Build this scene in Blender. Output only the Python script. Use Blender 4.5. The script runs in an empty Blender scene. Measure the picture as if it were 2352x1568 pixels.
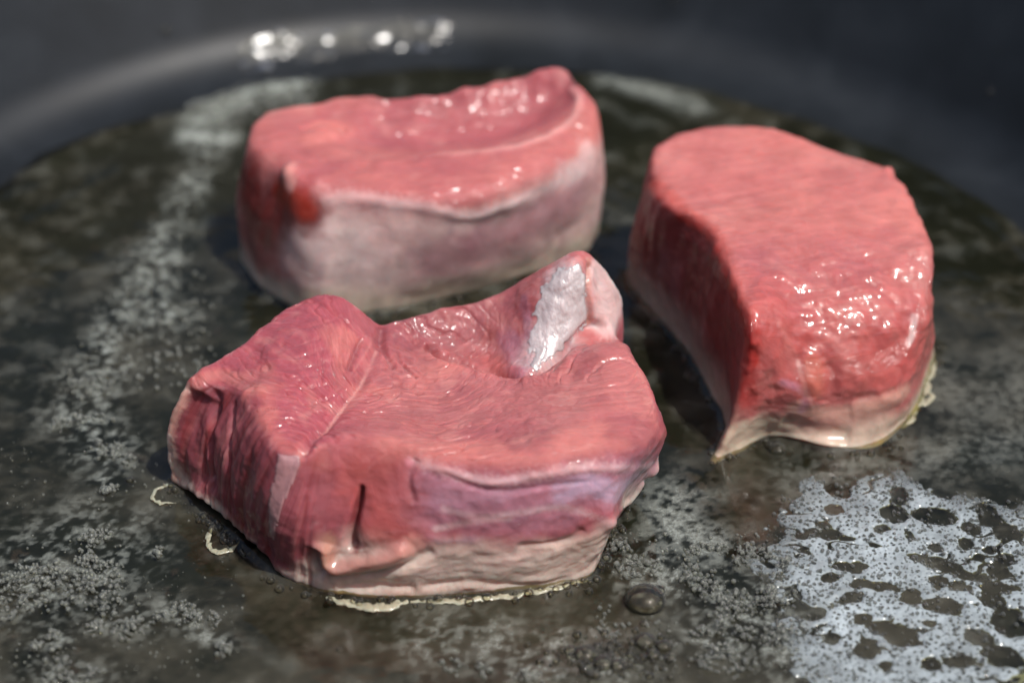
import bpy, math, random
import numpy as np
from mathutils import Vector
from mathutils.bvhtree import BVHTree

# ------------------------------------------------------------------ camera, sky, sun, exposure
U = 0.01                       # everything below is laid out in centimetres; meshes are written in metres
LENS, PITCH, DIST = 85.0, math.radians(35.0), 40.0
CAM = np.array([0.0, -DIST * math.cos(PITCH), DIST * math.sin(PITCH)])
FW = np.array([0.0, math.cos(PITCH), -math.sin(PITCH)])
UP = np.array([0.0, math.sin(PITCH), math.cos(PITCH)])
FPX = LENS / 36.0 * 2352.0

scene = bpy.context.scene
col = scene.collection
cam_data = bpy.data.cameras.new('camera')
cam = bpy.data.objects.new('camera', cam_data)
col.objects.link(cam)
cam.location = [c * U for c in CAM]
cam.rotation_euler = (math.radians(90) - PITCH, 0, 0)
cam_data.lens = LENS
cam_data.sensor_width = 36.0
cam_data.clip_start = 0.01
cam_data.clip_end = 200.0
cam_data.dof.use_dof = True
cam_data.dof.focus_distance = 0.356
cam_data.dof.aperture_fstop = 11.0
cam_data.dof.aperture_blades = 0
scene.camera = cam

SUN_EL, SUN_AZ = 62.0, 128.0   # azimuth clockwise from +Y (away from the viewer): the sun stands to the right, on the viewer's side
world = bpy.data.worlds.new('World')
scene.world = world
world.use_nodes = True
wn = world.node_tree.nodes
sky = wn.new('ShaderNodeTexSky')
sky.sky_type = 'NISHITA'
sky.sun_disc = False
sky.sun_elevation = math.radians(SUN_EL)
sky.sun_rotation = math.radians(SUN_AZ)
sky.air_density = 1.0
sky.dust_density = 5.0
sky.ozone_density = 1.0
bg = wn['Background']
bg.inputs['Strength'].default_value = 0.09
world.node_tree.links.new(sky.outputs['Color'], bg.inputs['Color'])

sun_data = bpy.data.lights.new('sun', 'SUN')
sun_data.energy = 3.0
sun_data.angle = math.radians(0.6)
sun_data.color = (1.0, 0.97, 0.93)
sun = bpy.data.objects.new('sun', sun_data)
col.objects.link(sun)
sd = Vector((math.sin(math.radians(SUN_AZ)) * math.cos(math.radians(SUN_EL)),
             math.cos(math.radians(SUN_AZ)) * math.cos(math.radians(SUN_EL)),
             math.sin(math.radians(SUN_EL))))
sun.rotation_euler = sd.to_track_quat('Z', 'Y').to_euler()
sun.location = sd * 1.0

vs = scene.view_settings
vs.view_transform = 'Standard'
vs.look = 'None'
vs.exposure = 0.36
vs.gamma = 1.0
vs.use_curve_mapping = False
scene.render.engine = 'CYCLES'
scene.cycles.use_denoising = True
scene.cycles.max_bounces = 10
scene.cycles.transparent_max_bounces = 24
scene.cycles.sample_clamp_indirect = 6.0
scene.cycles.caustics_reflective = False
scene.cycles.caustics_refractive = False

rng = np.random.default_rng(7)
random.seed(7)


# ------------------------------------------------------------------ helpers
def ray(px, py):
    d = FW + np.array([1.0, 0, 0]) * (px - 1176.0) / FPX - UP * (py - 784.0) / FPX
    return d / np.linalg.norm(d)


def at(px, py, z=0.0):
    """the point at height z (cm) that the photograph shows at px, py"""
    d = ray(px, py)
    return CAM + d * (z - CAM[2]) / d[2]


def _hash(ix, iy, iz):
    h = (ix * 374761393 + iy * 668265263 + iz * 2147483647 + 974711) & 0xffffffff
    h = ((h ^ (h >> 13)) * 1274126177) & 0xffffffff
    h = ((h ^ (h >> 16)) * 2246822519) & 0xffffffff
    return (h ^ (h >> 15)) & 0xffffffff


def noise(P, seed=0):
    """gradient noise, about -1..1"""
    P = np.asarray(P, dtype=np.float64) + seed * 17.31
    I = np.floor(P).astype(np.int64)
    f = P - I
    w = f * f * f * (f * (f * 6 - 15) + 10)
    out = np.zeros(len(P))
    for dx in (0, 1):
        for dy in (0, 1):
            for dz in (0, 1):
                h = _hash(I[:, 0] + dx, I[:, 1] + dy, I[:, 2] + dz)
                gx = (h & 1023) / 511.5 - 1
                gy = ((h >> 10) & 1023) / 511.5 - 1
                gz = ((h >> 20) & 1023) / 511.5 - 1
                d = gx * (f[:, 0] - dx) + gy * (f[:, 1] - dy) + gz * (f[:, 2] - dz)
                ww = (w[:, 0] if dx else 1 - w[:, 0]) * (w[:, 1] if dy else 1 - w[:, 1]) * (w[:, 2] if dz else 1 - w[:, 2])
                out += ww * d
    return out * 1.4


def fbm(P, octv=4, seed=0, gain=0.5):
    P = np.asarray(P, dtype=np.float64)
    o, a = np.zeros(len(P)), 1.0
    for k in range(octv):
        o += a * noise(P * 2 ** k, seed + k * 3)
        a *= gain
    return o


def sstep(a, b, x):
    t = np.clip((x - a) / (b - a), 0, 1)
    return t * t * (3 - 2 * t)


def poly_dist(P, L):
    """distance of every point to a polyline, and the place along it 0..1"""
    best = np.full(len(P), 1e9)
    par = np.zeros(len(P))
    n = len(L) - 1
    for i in range(n):
        a, b = L[i], L[i + 1]
        ab = b - a
        t = np.clip(((P - a) @ ab) / max(ab @ ab, 1e-12), 0, 1)
        d = np.linalg.norm(P - a - t[:, None] * ab, axis=1)
        m = d < best
        best[m] = d[m]
        par[m] = (i + t[m]) / n
    return best, par


def closed_curve(K, n):
    """knots of a periodic centripetal cubic through the control points, and n places evenly spaced along it"""
    K = np.asarray(K, float)
    seg = np.sqrt(np.linalg.norm(np.roll(K, -1, 0) - K, axis=1) + 1e-4)
    cum = np.concatenate([[0], np.cumsum(seg)])
    d = np.linspace(0, cum[-1], 6000)
    C = eval_closed(K, cum, np.minimum(d, cum[-1] - 1e-9))
    arc = np.concatenate([[0], np.cumsum(np.linalg.norm(np.diff(C, axis=0), axis=1))])
    a = np.linspace(0, arc[-1], n, endpoint=False)
    return cum, np.interp(a, arc, d), a


def eval_closed(K, cum, s):
    K = np.asarray(K, float)
    m = len(K)
    i = np.clip(np.searchsorted(cum, s, side='right') - 1, 0, m - 1)
    h = np.diff(cum)
    t = (s - cum[i]) / h[i]
    T = np.zeros_like(K)
    for k in range(m):
        hp, hn = h[k - 1], h[k]
        T[k] = (hn * (K[k] - K[k - 1]) / hp + hp * (K[(k + 1) % m] - K[k]) / hn) / (hp + hn)
    p0, p1 = K[i], K[(i + 1) % m]
    m0, m1 = T[i] * h[i][:, None], T[(i + 1) % m] * h[i][:, None]
    t = t[:, None]
    return (2 * t ** 3 - 3 * t ** 2 + 1) * p0 + (t ** 3 - 2 * t ** 2 + t) * m0 + (-2 * t ** 3 + 3 * t ** 2) * p1 + (t ** 3 - t ** 2) * m1


def gauss_v(A, sig):
    r = int(sig * 3)
    k = np.exp(-0.5 * (np.arange(-r, r + 1) / sig) ** 2)
    k /= k.sum()
    B = np.concatenate([np.repeat(A[:1], r, 0), A, np.repeat(A[-1:], r, 0)], 0)
    o = np.zeros_like(A)
    for j, w in enumerate(k):
        o += w * B[j:j + len(A)]
    return o


class TPS:
    def __init__(self, xy, z, lam=0.02):
        self.c = np.asarray(xy)
        n = len(self.c)
        r = np.linalg.norm(self.c[:, None] - self.c[None], axis=2)
        K = self.k(r) + lam * np.eye(n)
        Pm = np.hstack([np.ones((n, 1)), self.c])
        A = np.block([[K, Pm], [Pm.T, np.zeros((3, 3))]])
        self.w = np.linalg.solve(A, np.concatenate([z, np.zeros(3)]))

    @staticmethod
    def k(r):
        return np.where(r > 1e-9, r * r * np.log(np.maximum(r, 1e-9)), 0)

    def __call__(self, xy):
        o = np.empty(len(xy))
        for s in range(0, len(xy), 20000):
            q = xy[s:s + 20000]
            r = np.linalg.norm(q[:, None] - self.c[None], axis=2)
            o[s:s + 20000] = self.k(r) @ self.w[:-3] + self.w[-3] + q @ self.w[-2:]
        return o


def mesh_obj(name, V, Fq, mat, parent=None, smooth=True, attrs=None):
    """V in cm; Fq an integer array of quads or triangles"""
    V = np.asarray(V, dtype=np.float32) * U
    me = bpy.data.meshes.new(name)
    if isinstance(Fq, np.ndarray):
        nf, k = Fq.shape
        me.vertices.add(len(V))
        me.vertices.foreach_set('co', V.ravel())
        me.loops.add(nf * k)
        me.loops.foreach_set('vertex_index', Fq.astype(np.int32).ravel())
        me.polygons.add(nf)
        me.polygons.foreach_set('loop_start', np.arange(0, nf * k, k, dtype=np.int32))
        me.polygons.foreach_set('loop_total', np.full(nf, k, dtype=np.int32))
        me.update(calc_edges=True)
    else:
        me.from_pydata(V.tolist(), [], Fq)
    if smooth:
        me.polygons.foreach_set('use_smooth', np.ones(len(me.polygons), dtype=bool))
    for an, arr in (attrs or {}).items():
        if arr.ndim == 2:
            a = me.attributes.new(an, 'FLOAT_COLOR', 'POINT')
            rgba = np.ones((len(V), 4), dtype=np.float32)
            rgba[:, :3] = arr
            a.data.foreach_set('color', rgba.ravel())
        else:
            a = me.attributes.new(an, 'FLOAT', 'POINT')
            a.data.foreach_set('value', arr.astype(np.float32))
    me.materials.append(mat)
    o = bpy.data.objects.new(name, me)
    col.objects.link(o)
    o.parent = parent
    return o


def tag(o, label=None, cat=None, group=None, kind=None):
    if label: o['label'] = label
    if cat: o['category'] = cat
    if group: o['group'] = group
    if kind: o['kind'] = kind
    return o


def empty(name, loc):
    o = bpy.data.objects.new(name, None)
    o.empty_display_size = 0.01
    o.location = [c * U for c in loc]
    col.objects.link(o)
    return o


def adopt(child, parent):
    child.parent = parent
    child.location = [-c for c in parent.location]


def grid_quads(nu, nv, wrap=True):
    """vertices indexed v * nu + u"""
    u = np.arange(nu if wrap else nu - 1)
    v = np.arange(nv - 1)
    uu, vv = np.meshgrid(u, v)
    a = vv * nu + uu
    b = vv * nu + (uu + 1) % nu
    return np.stack([a, b, b + nu, a + nu], -1).reshape(-1, 4)


def tube(L, R, sides=10, sub=6, flat=1.0):
    """a round strip along a polyline with a radius at each point, ends closed"""
    L = np.asarray(L, float); R = np.asarray(R, float)
    n = len(L)
    t = np.linspace(0, n - 1, (n - 1) * sub + 1)
    i = np.clip(t.astype(int), 0, n - 2)
    f = (t - i)[:, None]
    p0 = L[np.clip(i - 1, 0, n - 1)]; p1 = L[i]; p2 = L[i + 1]; p3 = L[np.clip(i + 2, 0, n - 1)]
    C = 0.5 * (2 * p1 + (p2 - p0) * f + (2 * p0 - 5 * p1 + 4 * p2 - p3) * f ** 2 + (3 * p1 - p0 - 3 * p2 + p3) * f ** 3)
    r = np.interp(t, np.arange(n), R)
    T = np.gradient(C, axis=0)
    T /= np.linalg.norm(T, axis=1, keepdims=True) + 1e-9
    S = np.cross(T, np.array([0, 0, 1.0]))
    S /= np.linalg.norm(S, axis=1, keepdims=True) + 1e-9
    N = np.cross(S, T)
    a = np.linspace(0, 2 * np.pi, sides, endpoint=False)
    V = C[:, None] + r[:, None, None] * (S[:, None] * np.cos(a)[None, :, None] + flat * N[:, None] * np.sin(a)[None, :, None])
    V = V.reshape(-1, 3)
    Q = grid_quads(sides, len(C))
    V = np.vstack([V, C[:1] - T[:1] * r[0] * 0.6, C[-1:] + T[-1:] * r[-1] * 0.6])
    n0 = len(C) * sides
    k = np.arange(sides)
    caps = np.concatenate([np.stack([np.full(sides, n0), (k + 1) % sides, k, k], 1),
                           np.stack([np.full(sides, n0 + 1), n0 - sides + k, n0 - sides + (k + 1) % sides, n0 - sides + (k + 1) % sides], 1)])
    F = [list(q) for q in Q.tolist()] + [c[:3] for c in caps.tolist()]
    return V, F


# ------------------------------------------------------------------ materials
def new_mat(name):
    m = bpy.data.materials.new(name)
    m.use_nodes = True
    nt = m.node_tree
    nt.nodes.clear()
    out = nt.nodes.new('ShaderNodeOutputMaterial')
    return m, nt, out


def nd(nt, t, **kw):
    n = nt.nodes.new('ShaderNode' + t)
    for k, v in kw.items():
        if hasattr(n, k):
            setattr(n, k, v)
    return n


def setin(n, **kw):
    for k, v in kw.items():
        n.inputs[k.replace('_', ' ')].default_value = v


def math_node(nt, op, a, b=None, clamp=False):
    n = nd(nt, 'Math', operation=op, use_clamp=clamp)
    for i, v in enumerate((a, b)):
        if v is None: continue
        if isinstance(v, (int, float)): n.inputs[i].default_value = v
        else: nt.links.new(v, n.inputs[i])
    return n.outputs[0]


def noise_tex(nt, vec, scale, detail=3.0, rough=0.55, dist=0.0):
    n = nd(nt, 'TexNoise')
    setin(n, Scale=scale, Detail=detail, Roughness=rough, Distortion=dist)
    nt.links.new(vec, n.inputs['Vector'])
    return n


def scaled(nt, vec, s):
    n = nd(nt, 'VectorMath', operation='MULTIPLY')
    nt.links.new(vec, n.inputs[0])
    n.inputs[1].default_value = s
    return n.outputs[0]


def ramp(nt, fac, stops):
    r = nd(nt, 'ValToRGB')
    e = r.color_ramp.elements
    e[0].position, e[0].color = stops[0]
    e[1].position, e[1].color = stops[-1]
    for p, c in stops[1:-1]:
        x = e.new(p); x.color = c
    nt.links.new(fac, r.inputs[0])
    return r.outputs[0]


def meat_material():
    m, nt, out = new_mat('raw_meat')
    L = nt.links.new
    geo = nd(nt, 'TexCoord').outputs['Object']
    ca = nd(nt, 'Attribute'); ca.attribute_name = 'tint'
    wa = nd(nt, 'Attribute'); wa.attribute_name = 'wet'
    fa = nd(nt, 'Attribute'); fa.attribute_name = 'fibre'
    fv = fa.outputs['Vector']
    f1 = noise_tex(nt, scaled(nt, fv, (3.0, 17.0, 6.0)), 1.0, 4.0, 0.65, 0.5)      # muscle fibres
    f2 = noise_tex(nt, scaled(nt, fv, (2.0, 9.0, 4.0)), 1.0, 3.0, 0.6, 0.8)        # bundles of them
    n2 = noise_tex(nt, geo, 260.0, 4.0, 0.6, 0.6)
    f = math_node(nt, 'ADD', math_node(nt, 'MULTIPLY', f1.outputs[0], 0.5), math_node(nt, 'MULTIPLY', f2.outputs[0], 0.4))
    f = math_node(nt, 'ADD', f, math_node(nt, 'MULTIPLY', n2.outputs[0], 0.6))
    g = math_node(nt, 'ADD', f, 0.28)
    mul = nd(nt, 'VectorMath', operation='SCALE')
    L(ca.outputs['Color'], mul.inputs[0]); L(g, mul.inputs['Scale'])
    # pale connective threads between the bundles
    mk = ramp(nt, f2.outputs[0], [(0.55, (0, 0, 0, 1)), (0.75, (1, 1, 1, 1))])
    mx = nd(nt, 'Mix', data_type='RGBA')
    L(math_node(nt, 'MULTIPLY', mk, 0.2), mx.inputs['Factor'])
    L(mul.outputs[0], mx.inputs['A'])
    mx.inputs['B'].default_value = (0.54, 0.25, 0.22, 1)
    b = nd(nt, 'BsdfPrincipled')
    L(mx.outputs['Result'], b.inputs['Base Color'])
    setin(b, Subsurface_Weight=0.6, Subsurface_Scale=0.003, IOR=1.4)
    b.inputs['Subsurface Radius'].default_value = (1.0, 0.25, 0.18)
    rr = nd(nt, 'MapRange')
    L(wa.outputs['Fac'], rr.inputs[0])
    setin(rr, To_Min=0.5, To_Max=0.36)
    L(rr.outputs[0], b.inputs['Roughness'])
    setin(b, Specular_IOR_Level=0.2, Coat_Roughness=0.10, Coat_IOR=1.45)
    L(math_node(nt, 'MULTIPLY', wa.outputs['Fac'], 1.0, True), b.inputs['Coat Weight'])
    # fine wet relief: breaks the sun's glints into sparkles
    fb = noise_tex(nt, geo, 1500.0, 3.0, 0.6)
    h = math_node(nt, 'ADD', math_node(nt, 'MULTIPLY', fb.outputs[0], 0.4), math_node(nt, 'MULTIPLY', f1.outputs[0], 0.9))
    h = math_node(nt, 'ADD', h, math_node(nt, 'MULTIPLY', f2.outputs[0], 1.0))
    bp = nd(nt, 'Bump'); setin(bp, Strength=0.22, Distance=0.0006)
    L(h, bp.inputs['Height'])
    L(bp.outputs[0], b.inputs['Normal'])
    g0 = noise_tex(nt, geo, 520.0, 0.6, 0.5)
    g1 = noise_tex(nt, scaled(nt, fv, (5.0, 13.0, 6.0)), 1.0, 0.6, 0.5, 0.4)
    gs = math_node(nt, 'ADD', math_node(nt, 'MULTIPLY', g0.outputs[0], 0.6), math_node(nt, 'MULTIPLY', g1.outputs[0], 0.6))
    cr = nd(nt, 'MapRange'); L(n2.outputs[0], cr.inputs[0]); setin(cr, From_Min=0.3, From_Max=0.7, To_Min=0.07, To_Max=0.2)
    L(cr.outputs[0], b.inputs['Coat Roughness'])
    bc = nd(nt, 'Bump'); setin(bc, Strength=0.5, Distance=0.0007)
    L(gs, bc.inputs['Height'])
    L(bc.outputs[0], b.inputs['Coat Normal'])
    L(b.outputs[0], out.inputs[0])
    return m


def membrane_material(name, colr, rough=0.3, alpha=1.0, fibre=(1, 1, 1), bump=0.4, sss=0.35, scale=800.0, coat=0.6, coat_rough=0.12, spec=0.5):
    m, nt, out = new_mat(name)
    L = nt.links.new
    geo = nd(nt, 'TexCoord').outputs['Object']
    n = noise_tex(nt, scaled(nt, geo, fibre), scale, 4.0, 0.6)
    c = ramp(nt, n.outputs[0], [(0.3, tuple(x * 0.72 for x in colr) + (1,)), (0.7, colr + (1,))])
    b = nd(nt, 'BsdfPrincipled')
    L(c, b.inputs['Base Color'])
    setin(b, Subsurface_Weight=sss, Subsurface_Scale=0.002, Roughness=rough, Coat_Weight=coat, Coat_Roughness=coat_rough, Specular_IOR_Level=spec, Alpha=alpha)
    b.inputs['Subsurface Radius'].default_value = (1.0, 0.5, 0.4)
    bp = nd(nt, 'Bump'); setin(bp, Strength=bump, Distance=0.0005)
    L(n.outputs[0], bp.inputs['Height'])
    L(bp.outputs[0], b.inputs['Normal']); L(bp.outputs[0], b.inputs['Coat Normal'])
    L(b.outputs[0], out.inputs[0])
    return m


def pan_material():
    m, nt, out = new_mat('dark_nonstick_coating')
    L = nt.links.new
    geo = nd(nt, 'TexCoord').outputs['Object']
    n = noise_tex(nt, geo, 55.0, 5.0, 0.6, 0.5)
    n2 = noise_tex(nt, geo, 1400.0, 2.0)
    c = ramp(nt, n.outputs[0], [(0.3, (0.008, 0.010, 0.012, 1)), (0.55, (0.012, 0.015, 0.019, 1)), (0.75, (0.018, 0.022, 0.027, 1))])
    b = nd(nt, 'BsdfPrincipled')
    L(c, b.inputs['Base Color'])
    setin(b, Roughness=0.42, Specular_IOR_Level=0.28)
    rr = nd(nt, 'MapRange'); L(n.outputs[0], rr.inputs[0]); setin(rr, To_Min=0.36, To_Max=0.55)
    L(rr.outputs[0], b.inputs['Roughness'])
    bp = nd(nt, 'Bump'); setin(bp, Strength=0.12, Distance=0.0003)
    L(n2.outputs[0], bp.inputs['Height']); L(bp.outputs[0], b.inputs['Normal'])
    L(b.outputs[0], out.inputs[0])
    return m


def oil_material():
    """a clear olive film: what is under it shows through, its skin mirrors the sky; milk solids float in it"""
    m, nt, out = new_mat('hot_cooking_oil')
    L = nt.links.new
    geo = nd(nt, 'TexCoord').outputs['Object']
    ma = nd(nt, 'Attribute'); ma.attribute_name = 'milk'
    br = nd(nt, 'Attribute'); br.attribute_name = 'brown'
    ka = nd(nt, 'Attribute'); ka.attribute_name = 'sky_haze'
    tr = nd(nt, 'BsdfTransparent'); tr.inputs[0].default_value = (0.82, 0.78, 0.52, 1)
    gl = nd(nt, 'BsdfGlossy'); setin(gl, Roughness=0.025)
    n = noise_tex(nt, geo, 330.0, 4.0, 0.6)
    nf = noise_tex(nt, geo, 1700.0, 3.0, 0.65)
    h = math_node(nt, 'ADD', n.outputs[0], math_node(nt, 'MULTIPLY', nf.outputs[0], 0.25))
    bp = nd(nt, 'Bump'); setin(bp, Strength=0.07, Distance=0.0006)
    L(h, bp.inputs['Height']); L(bp.outputs[0], gl.inputs['Normal'])
    fr = nd(nt, 'Fresnel'); setin(fr, IOR=1.47); L(bp.outputs[0], fr.inputs['Normal'])
    df = nd(nt, 'BsdfDiffuse'); df.inputs[0].default_value = (0.46, 0.50, 0.46, 1)
    dk = nd(nt, 'BsdfDiffuse'); dk.inputs[0].default_value = (0.036, 0.028, 0.018, 1)
    # the milk breaks into specks
    mk = math_node(nt, 'MULTIPLY', ma.outputs['Fac'], math_node(nt, 'ADD', math_node(nt, 'MULTIPLY', nf.outputs[0], 1.5), -0.1), True)
    mu = nd(nt, 'BsdfDiffuse'); mu.inputs[0].default_value = (0.088, 0.080, 0.056, 1)      # murk: diffuse tone lifting the film's brightness, in place of mirrored sky
    s0 = nd(nt, 'MixShader'); L(ka.outputs['Fac'], s0.inputs[0]); L(tr.outputs[0], s0.inputs[1]); L(mu.outputs[0], s0.inputs[2])
    s1 = nd(nt, 'MixShader'); L(mk, s1.inputs[0]); L(s0.outputs[0], s1.inputs[1]); L(df.outputs[0], s1.inputs[2])
    s2 = nd(nt, 'MixShader'); L(br.outputs['Fac'], s2.inputs[0]); L(s1.outputs[0], s2.inputs[1]); L(dk.outputs[0], s2.inputs[2])
    s3 = nd(nt, 'MixShader'); L(fr.outputs[0], s3.inputs[0]); L(s2.outputs[0], s3.inputs[1]); L(gl.outputs[0], s3.inputs[2])
    L(s3.outputs[0], out.inputs[0])
    return m


def bubble_material(name='bubble_skin', milk=0.01, rimk=0.3, tint=(0.93, 0.91, 0.82), milkcol=(0.7, 0.72, 0.7), rough=0.035):
    m, nt, out = new_mat(name)
    L = nt.links.new
    tr = nd(nt, 'BsdfTransparent'); tr.inputs[0].default_value = tint + (1,)
    gl = nd(nt, 'BsdfGlossy'); setin(gl, Roughness=rough)
    df = nd(nt, 'BsdfDiffuse'); df.inputs[0].default_value = milkcol + (1,)
    lw = nd(nt, 'LayerWeight'); lw.inputs[0].default_value = 0.4
    f = math_node(nt, 'ADD', math_node(nt, 'MULTIPLY', math_node(nt, 'POWER', lw.outputs['Facing'], 2.5), rimk), milk, True)
    s1 = nd(nt, 'MixShader'); L(f, s1.inputs[0]); L(tr.outputs[0], s1.inputs[1]); L(df.outputs[0], s1.inputs[2])
    fr = nd(nt, 'Fresnel'); setin(fr, IOR=1.47)
    s2 = nd(nt, 'MixShader'); L(fr.outputs[0], s2.inputs[0]); L(s1.outputs[0], s2.inputs[1]); L(gl.outputs[0], s2.inputs[2])
    L(s2.outputs[0], out.inputs[0])
    return m


def foam_material():
    m, nt, out = new_mat('white_butter_foam')
    L = nt.links.new
    geo = nd(nt, 'TexCoord').outputs['Object']
    ma = nd(nt, 'Attribute'); ma.attribute_name = 'thick'
    vo = nd(nt, 'TexVoronoi', feature='F1'); setin(vo, Scale=1350.0, Randomness=1.0); L(geo, vo.inputs['Vector'])
    vb = nd(nt, 'TexVoronoi', feature='F1'); setin(vb, Scale=620.0, Randomness=1.0); L(geo, vb.inputs['Vector'])
    n = noise_tex(nt, geo, 180.0, 4.0)
    win = ramp(nt, vo.outputs['Distance'], [(0.12, (0.5, 0.5, 0.5, 1)), (0.34, (1, 1, 1, 1))])
    win2 = ramp(nt, vb.outputs['Distance'], [(0.13, (0.15, 0.15, 0.15, 1)), (0.24, (1, 1, 1, 1))])
    a = math_node(nt, 'MULTIPLY', win, win2)
    a = math_node(nt, 'MULTIPLY', a, math_node(nt, 'ADD', n.outputs[0], 0.35))
    a = math_node(nt, 'MULTIPLY', a, ma.outputs['Fac'], True)
    df = nd(nt, 'BsdfDiffuse'); df.inputs[0].default_value = (0.60, 0.69, 0.74, 1)
    tl = nd(nt, 'BsdfTranslucent'); tl.inputs[0].default_value = (0.5, 0.53, 0.55, 1)
    d2 = nd(nt, 'MixShader'); d2.inputs[0].default_value = 0.3; L(df.outputs[0], d2.inputs[1]); L(tl.outputs[0], d2.inputs[2])
    tr = nd(nt, 'BsdfTransparent'); tr.inputs[0].default_value = (0.9, 0.88, 0.8, 1)
    s1 = nd(nt, 'MixShader'); L(a, s1.inputs[0]); L(tr.outputs[0], s1.inputs[1]); L(d2.outputs[0], s1.inputs[2])
    gl = nd(nt, 'BsdfGlossy'); setin(gl, Roughness=0.12)
    bp = nd(nt, 'Bump'); setin(bp, Strength=0.5, Distance=0.0004)
    L(math_node(nt, 'ADD', vo.outputs['Distance'], vb.outputs['Distance']), bp.inputs['Height'])
    L(bp.outputs[0], gl.inputs['Normal']); L(bp.outputs[0], df.inputs['Normal'])
    fr = nd(nt, 'Fresnel'); setin(fr, IOR=1.4)
    s2 = nd(nt, 'MixShader'); L(fr.outputs[0], s2.inputs[0]); L(s1.outputs[0], s2.inputs[1]); L(gl.outputs[0], s2.inputs[2])
    L(s2.outputs[0], out.inputs[0])
    return m


M_MEAT = meat_material()
M_FASCIA = membrane_material('silvery_fascia', (0.58, 0.50, 0.50), 0.33, fibre=(1, 0.6, 0.6), bump=1.0, scale=620.0, coat=1.0, sss=0.4, coat_rough=0.2, spec=1.0)
M_FAT = membrane_material('white_fat', (0.45, 0.23, 0.24), 0.35, bump=0.3)
M_VEIL = membrane_material('pale_membrane', (0.50, 0.36, 0.35), 0.36, fibre=(1, 1, 0.3), bump=0.4, scale=300.0)
M_FRILL = membrane_material('cooked_albumen', (0.40, 0.37, 0.27), 0.22, bump=0.4, sss=0.4)
M_PAN = pan_material()
M_OIL = oil_material()
M_BUBBLE = bubble_material()
M_FROTH = bubble_material('froth_skin', 0.08, 0.6, (0.92, 0.92, 0.88), (0.82, 0.87, 0.82))
M_CLEAR = bubble_material('clear_oil_skin', 0.0, 0.04, (0.95, 0.95, 0.9), (0.4, 0.4, 0.36), 0.2)
M_FOAMBUB = bubble_material('foam_bubble_skin', 0.05, 0.85, (0.85, 0.85, 0.8), (0.62, 0.66, 0.68))
M_FOAM = foam_material()

# ------------------------------------------------------------------ the frying pan
PAN_C = np.array([-0.6, -1.2])
PAN_R = 10.9
prof = [(0.0, 0.0)]
prof += [(r, 0.0) for r in np.linspace(0.8, PAN_R, 24)]
fil = 1.35                                   # fillet between floor and flared wall
wall_a = math.radians(62)                    # the wall leans outwards
for k in range(1, 15):
    a = wall_a * k / 14
    prof.append((PAN_R + fil * math.sin(a), fil * (1 - math.cos(a))))
r0, z0 = prof[-1]
H_WALL = 5.4
for k in range(1, 13):
    zz = z0 + (H_WALL - z0) * k / 12
    prof.append((r0 + (zz - z0) / math.tan(wall_a), zz))
r1, z1 = prof[-1]
for a in np.linspace(0, math.pi, 9)[1:]:
    prof.append((r1 + 0.16 - 0.16 * math.cos(a), z1 + 0.16 * math.sin(a)))
for (r, z) in reversed(prof[26:-9]):
    prof.append((r + 0.34, z - 0.12))
prof.append((PAN_R + 0.2, -0.34))
prof.append((0.0, -0.34))
prof = np.array(prof)
ang = np.linspace(0, 2 * np.pi, 256, endpoint=False)
V = np.stack([PAN_C[0] + prof[:, 0][:, None] * np.cos(ang)[None], PAN_C[1] + prof[:, 0][:, None] * np.sin(ang)[None],
              np.repeat(prof[:, 1][:, None], 256, 1)], -1).reshape(-1, 3)
pan = empty('frying_pan', (PAN_C[0], PAN_C[1], -0.34))
tag(pan, 'round dark grey non-stick frying pan holding the oil and all the meat', 'frying pan')
body = mesh_obj('pan_body', V, grid_quads(256, len(prof)), M_PAN)
adopt(body, pan)


# ------------------------------------------------------------------ meat
C_LEAN = np.array([0.360, 0.106, 0.112])
C_DEEP = np.array([0.230, 0.026, 0.024])
C_CORAL = np.array([0.465, 0.162, 0.140])
C_ROSE = np.array([0.290, 0.078, 0.096])
C_MAUVE = np.array([0.40, 0.20, 0.26])
C_WHITE = np.array([0.66, 0.53, 0.51])
C_COOK = np.array([0.60, 0.48, 0.41])
C_PALE = np.array([0.52, 0.25, 0.22])


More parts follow.
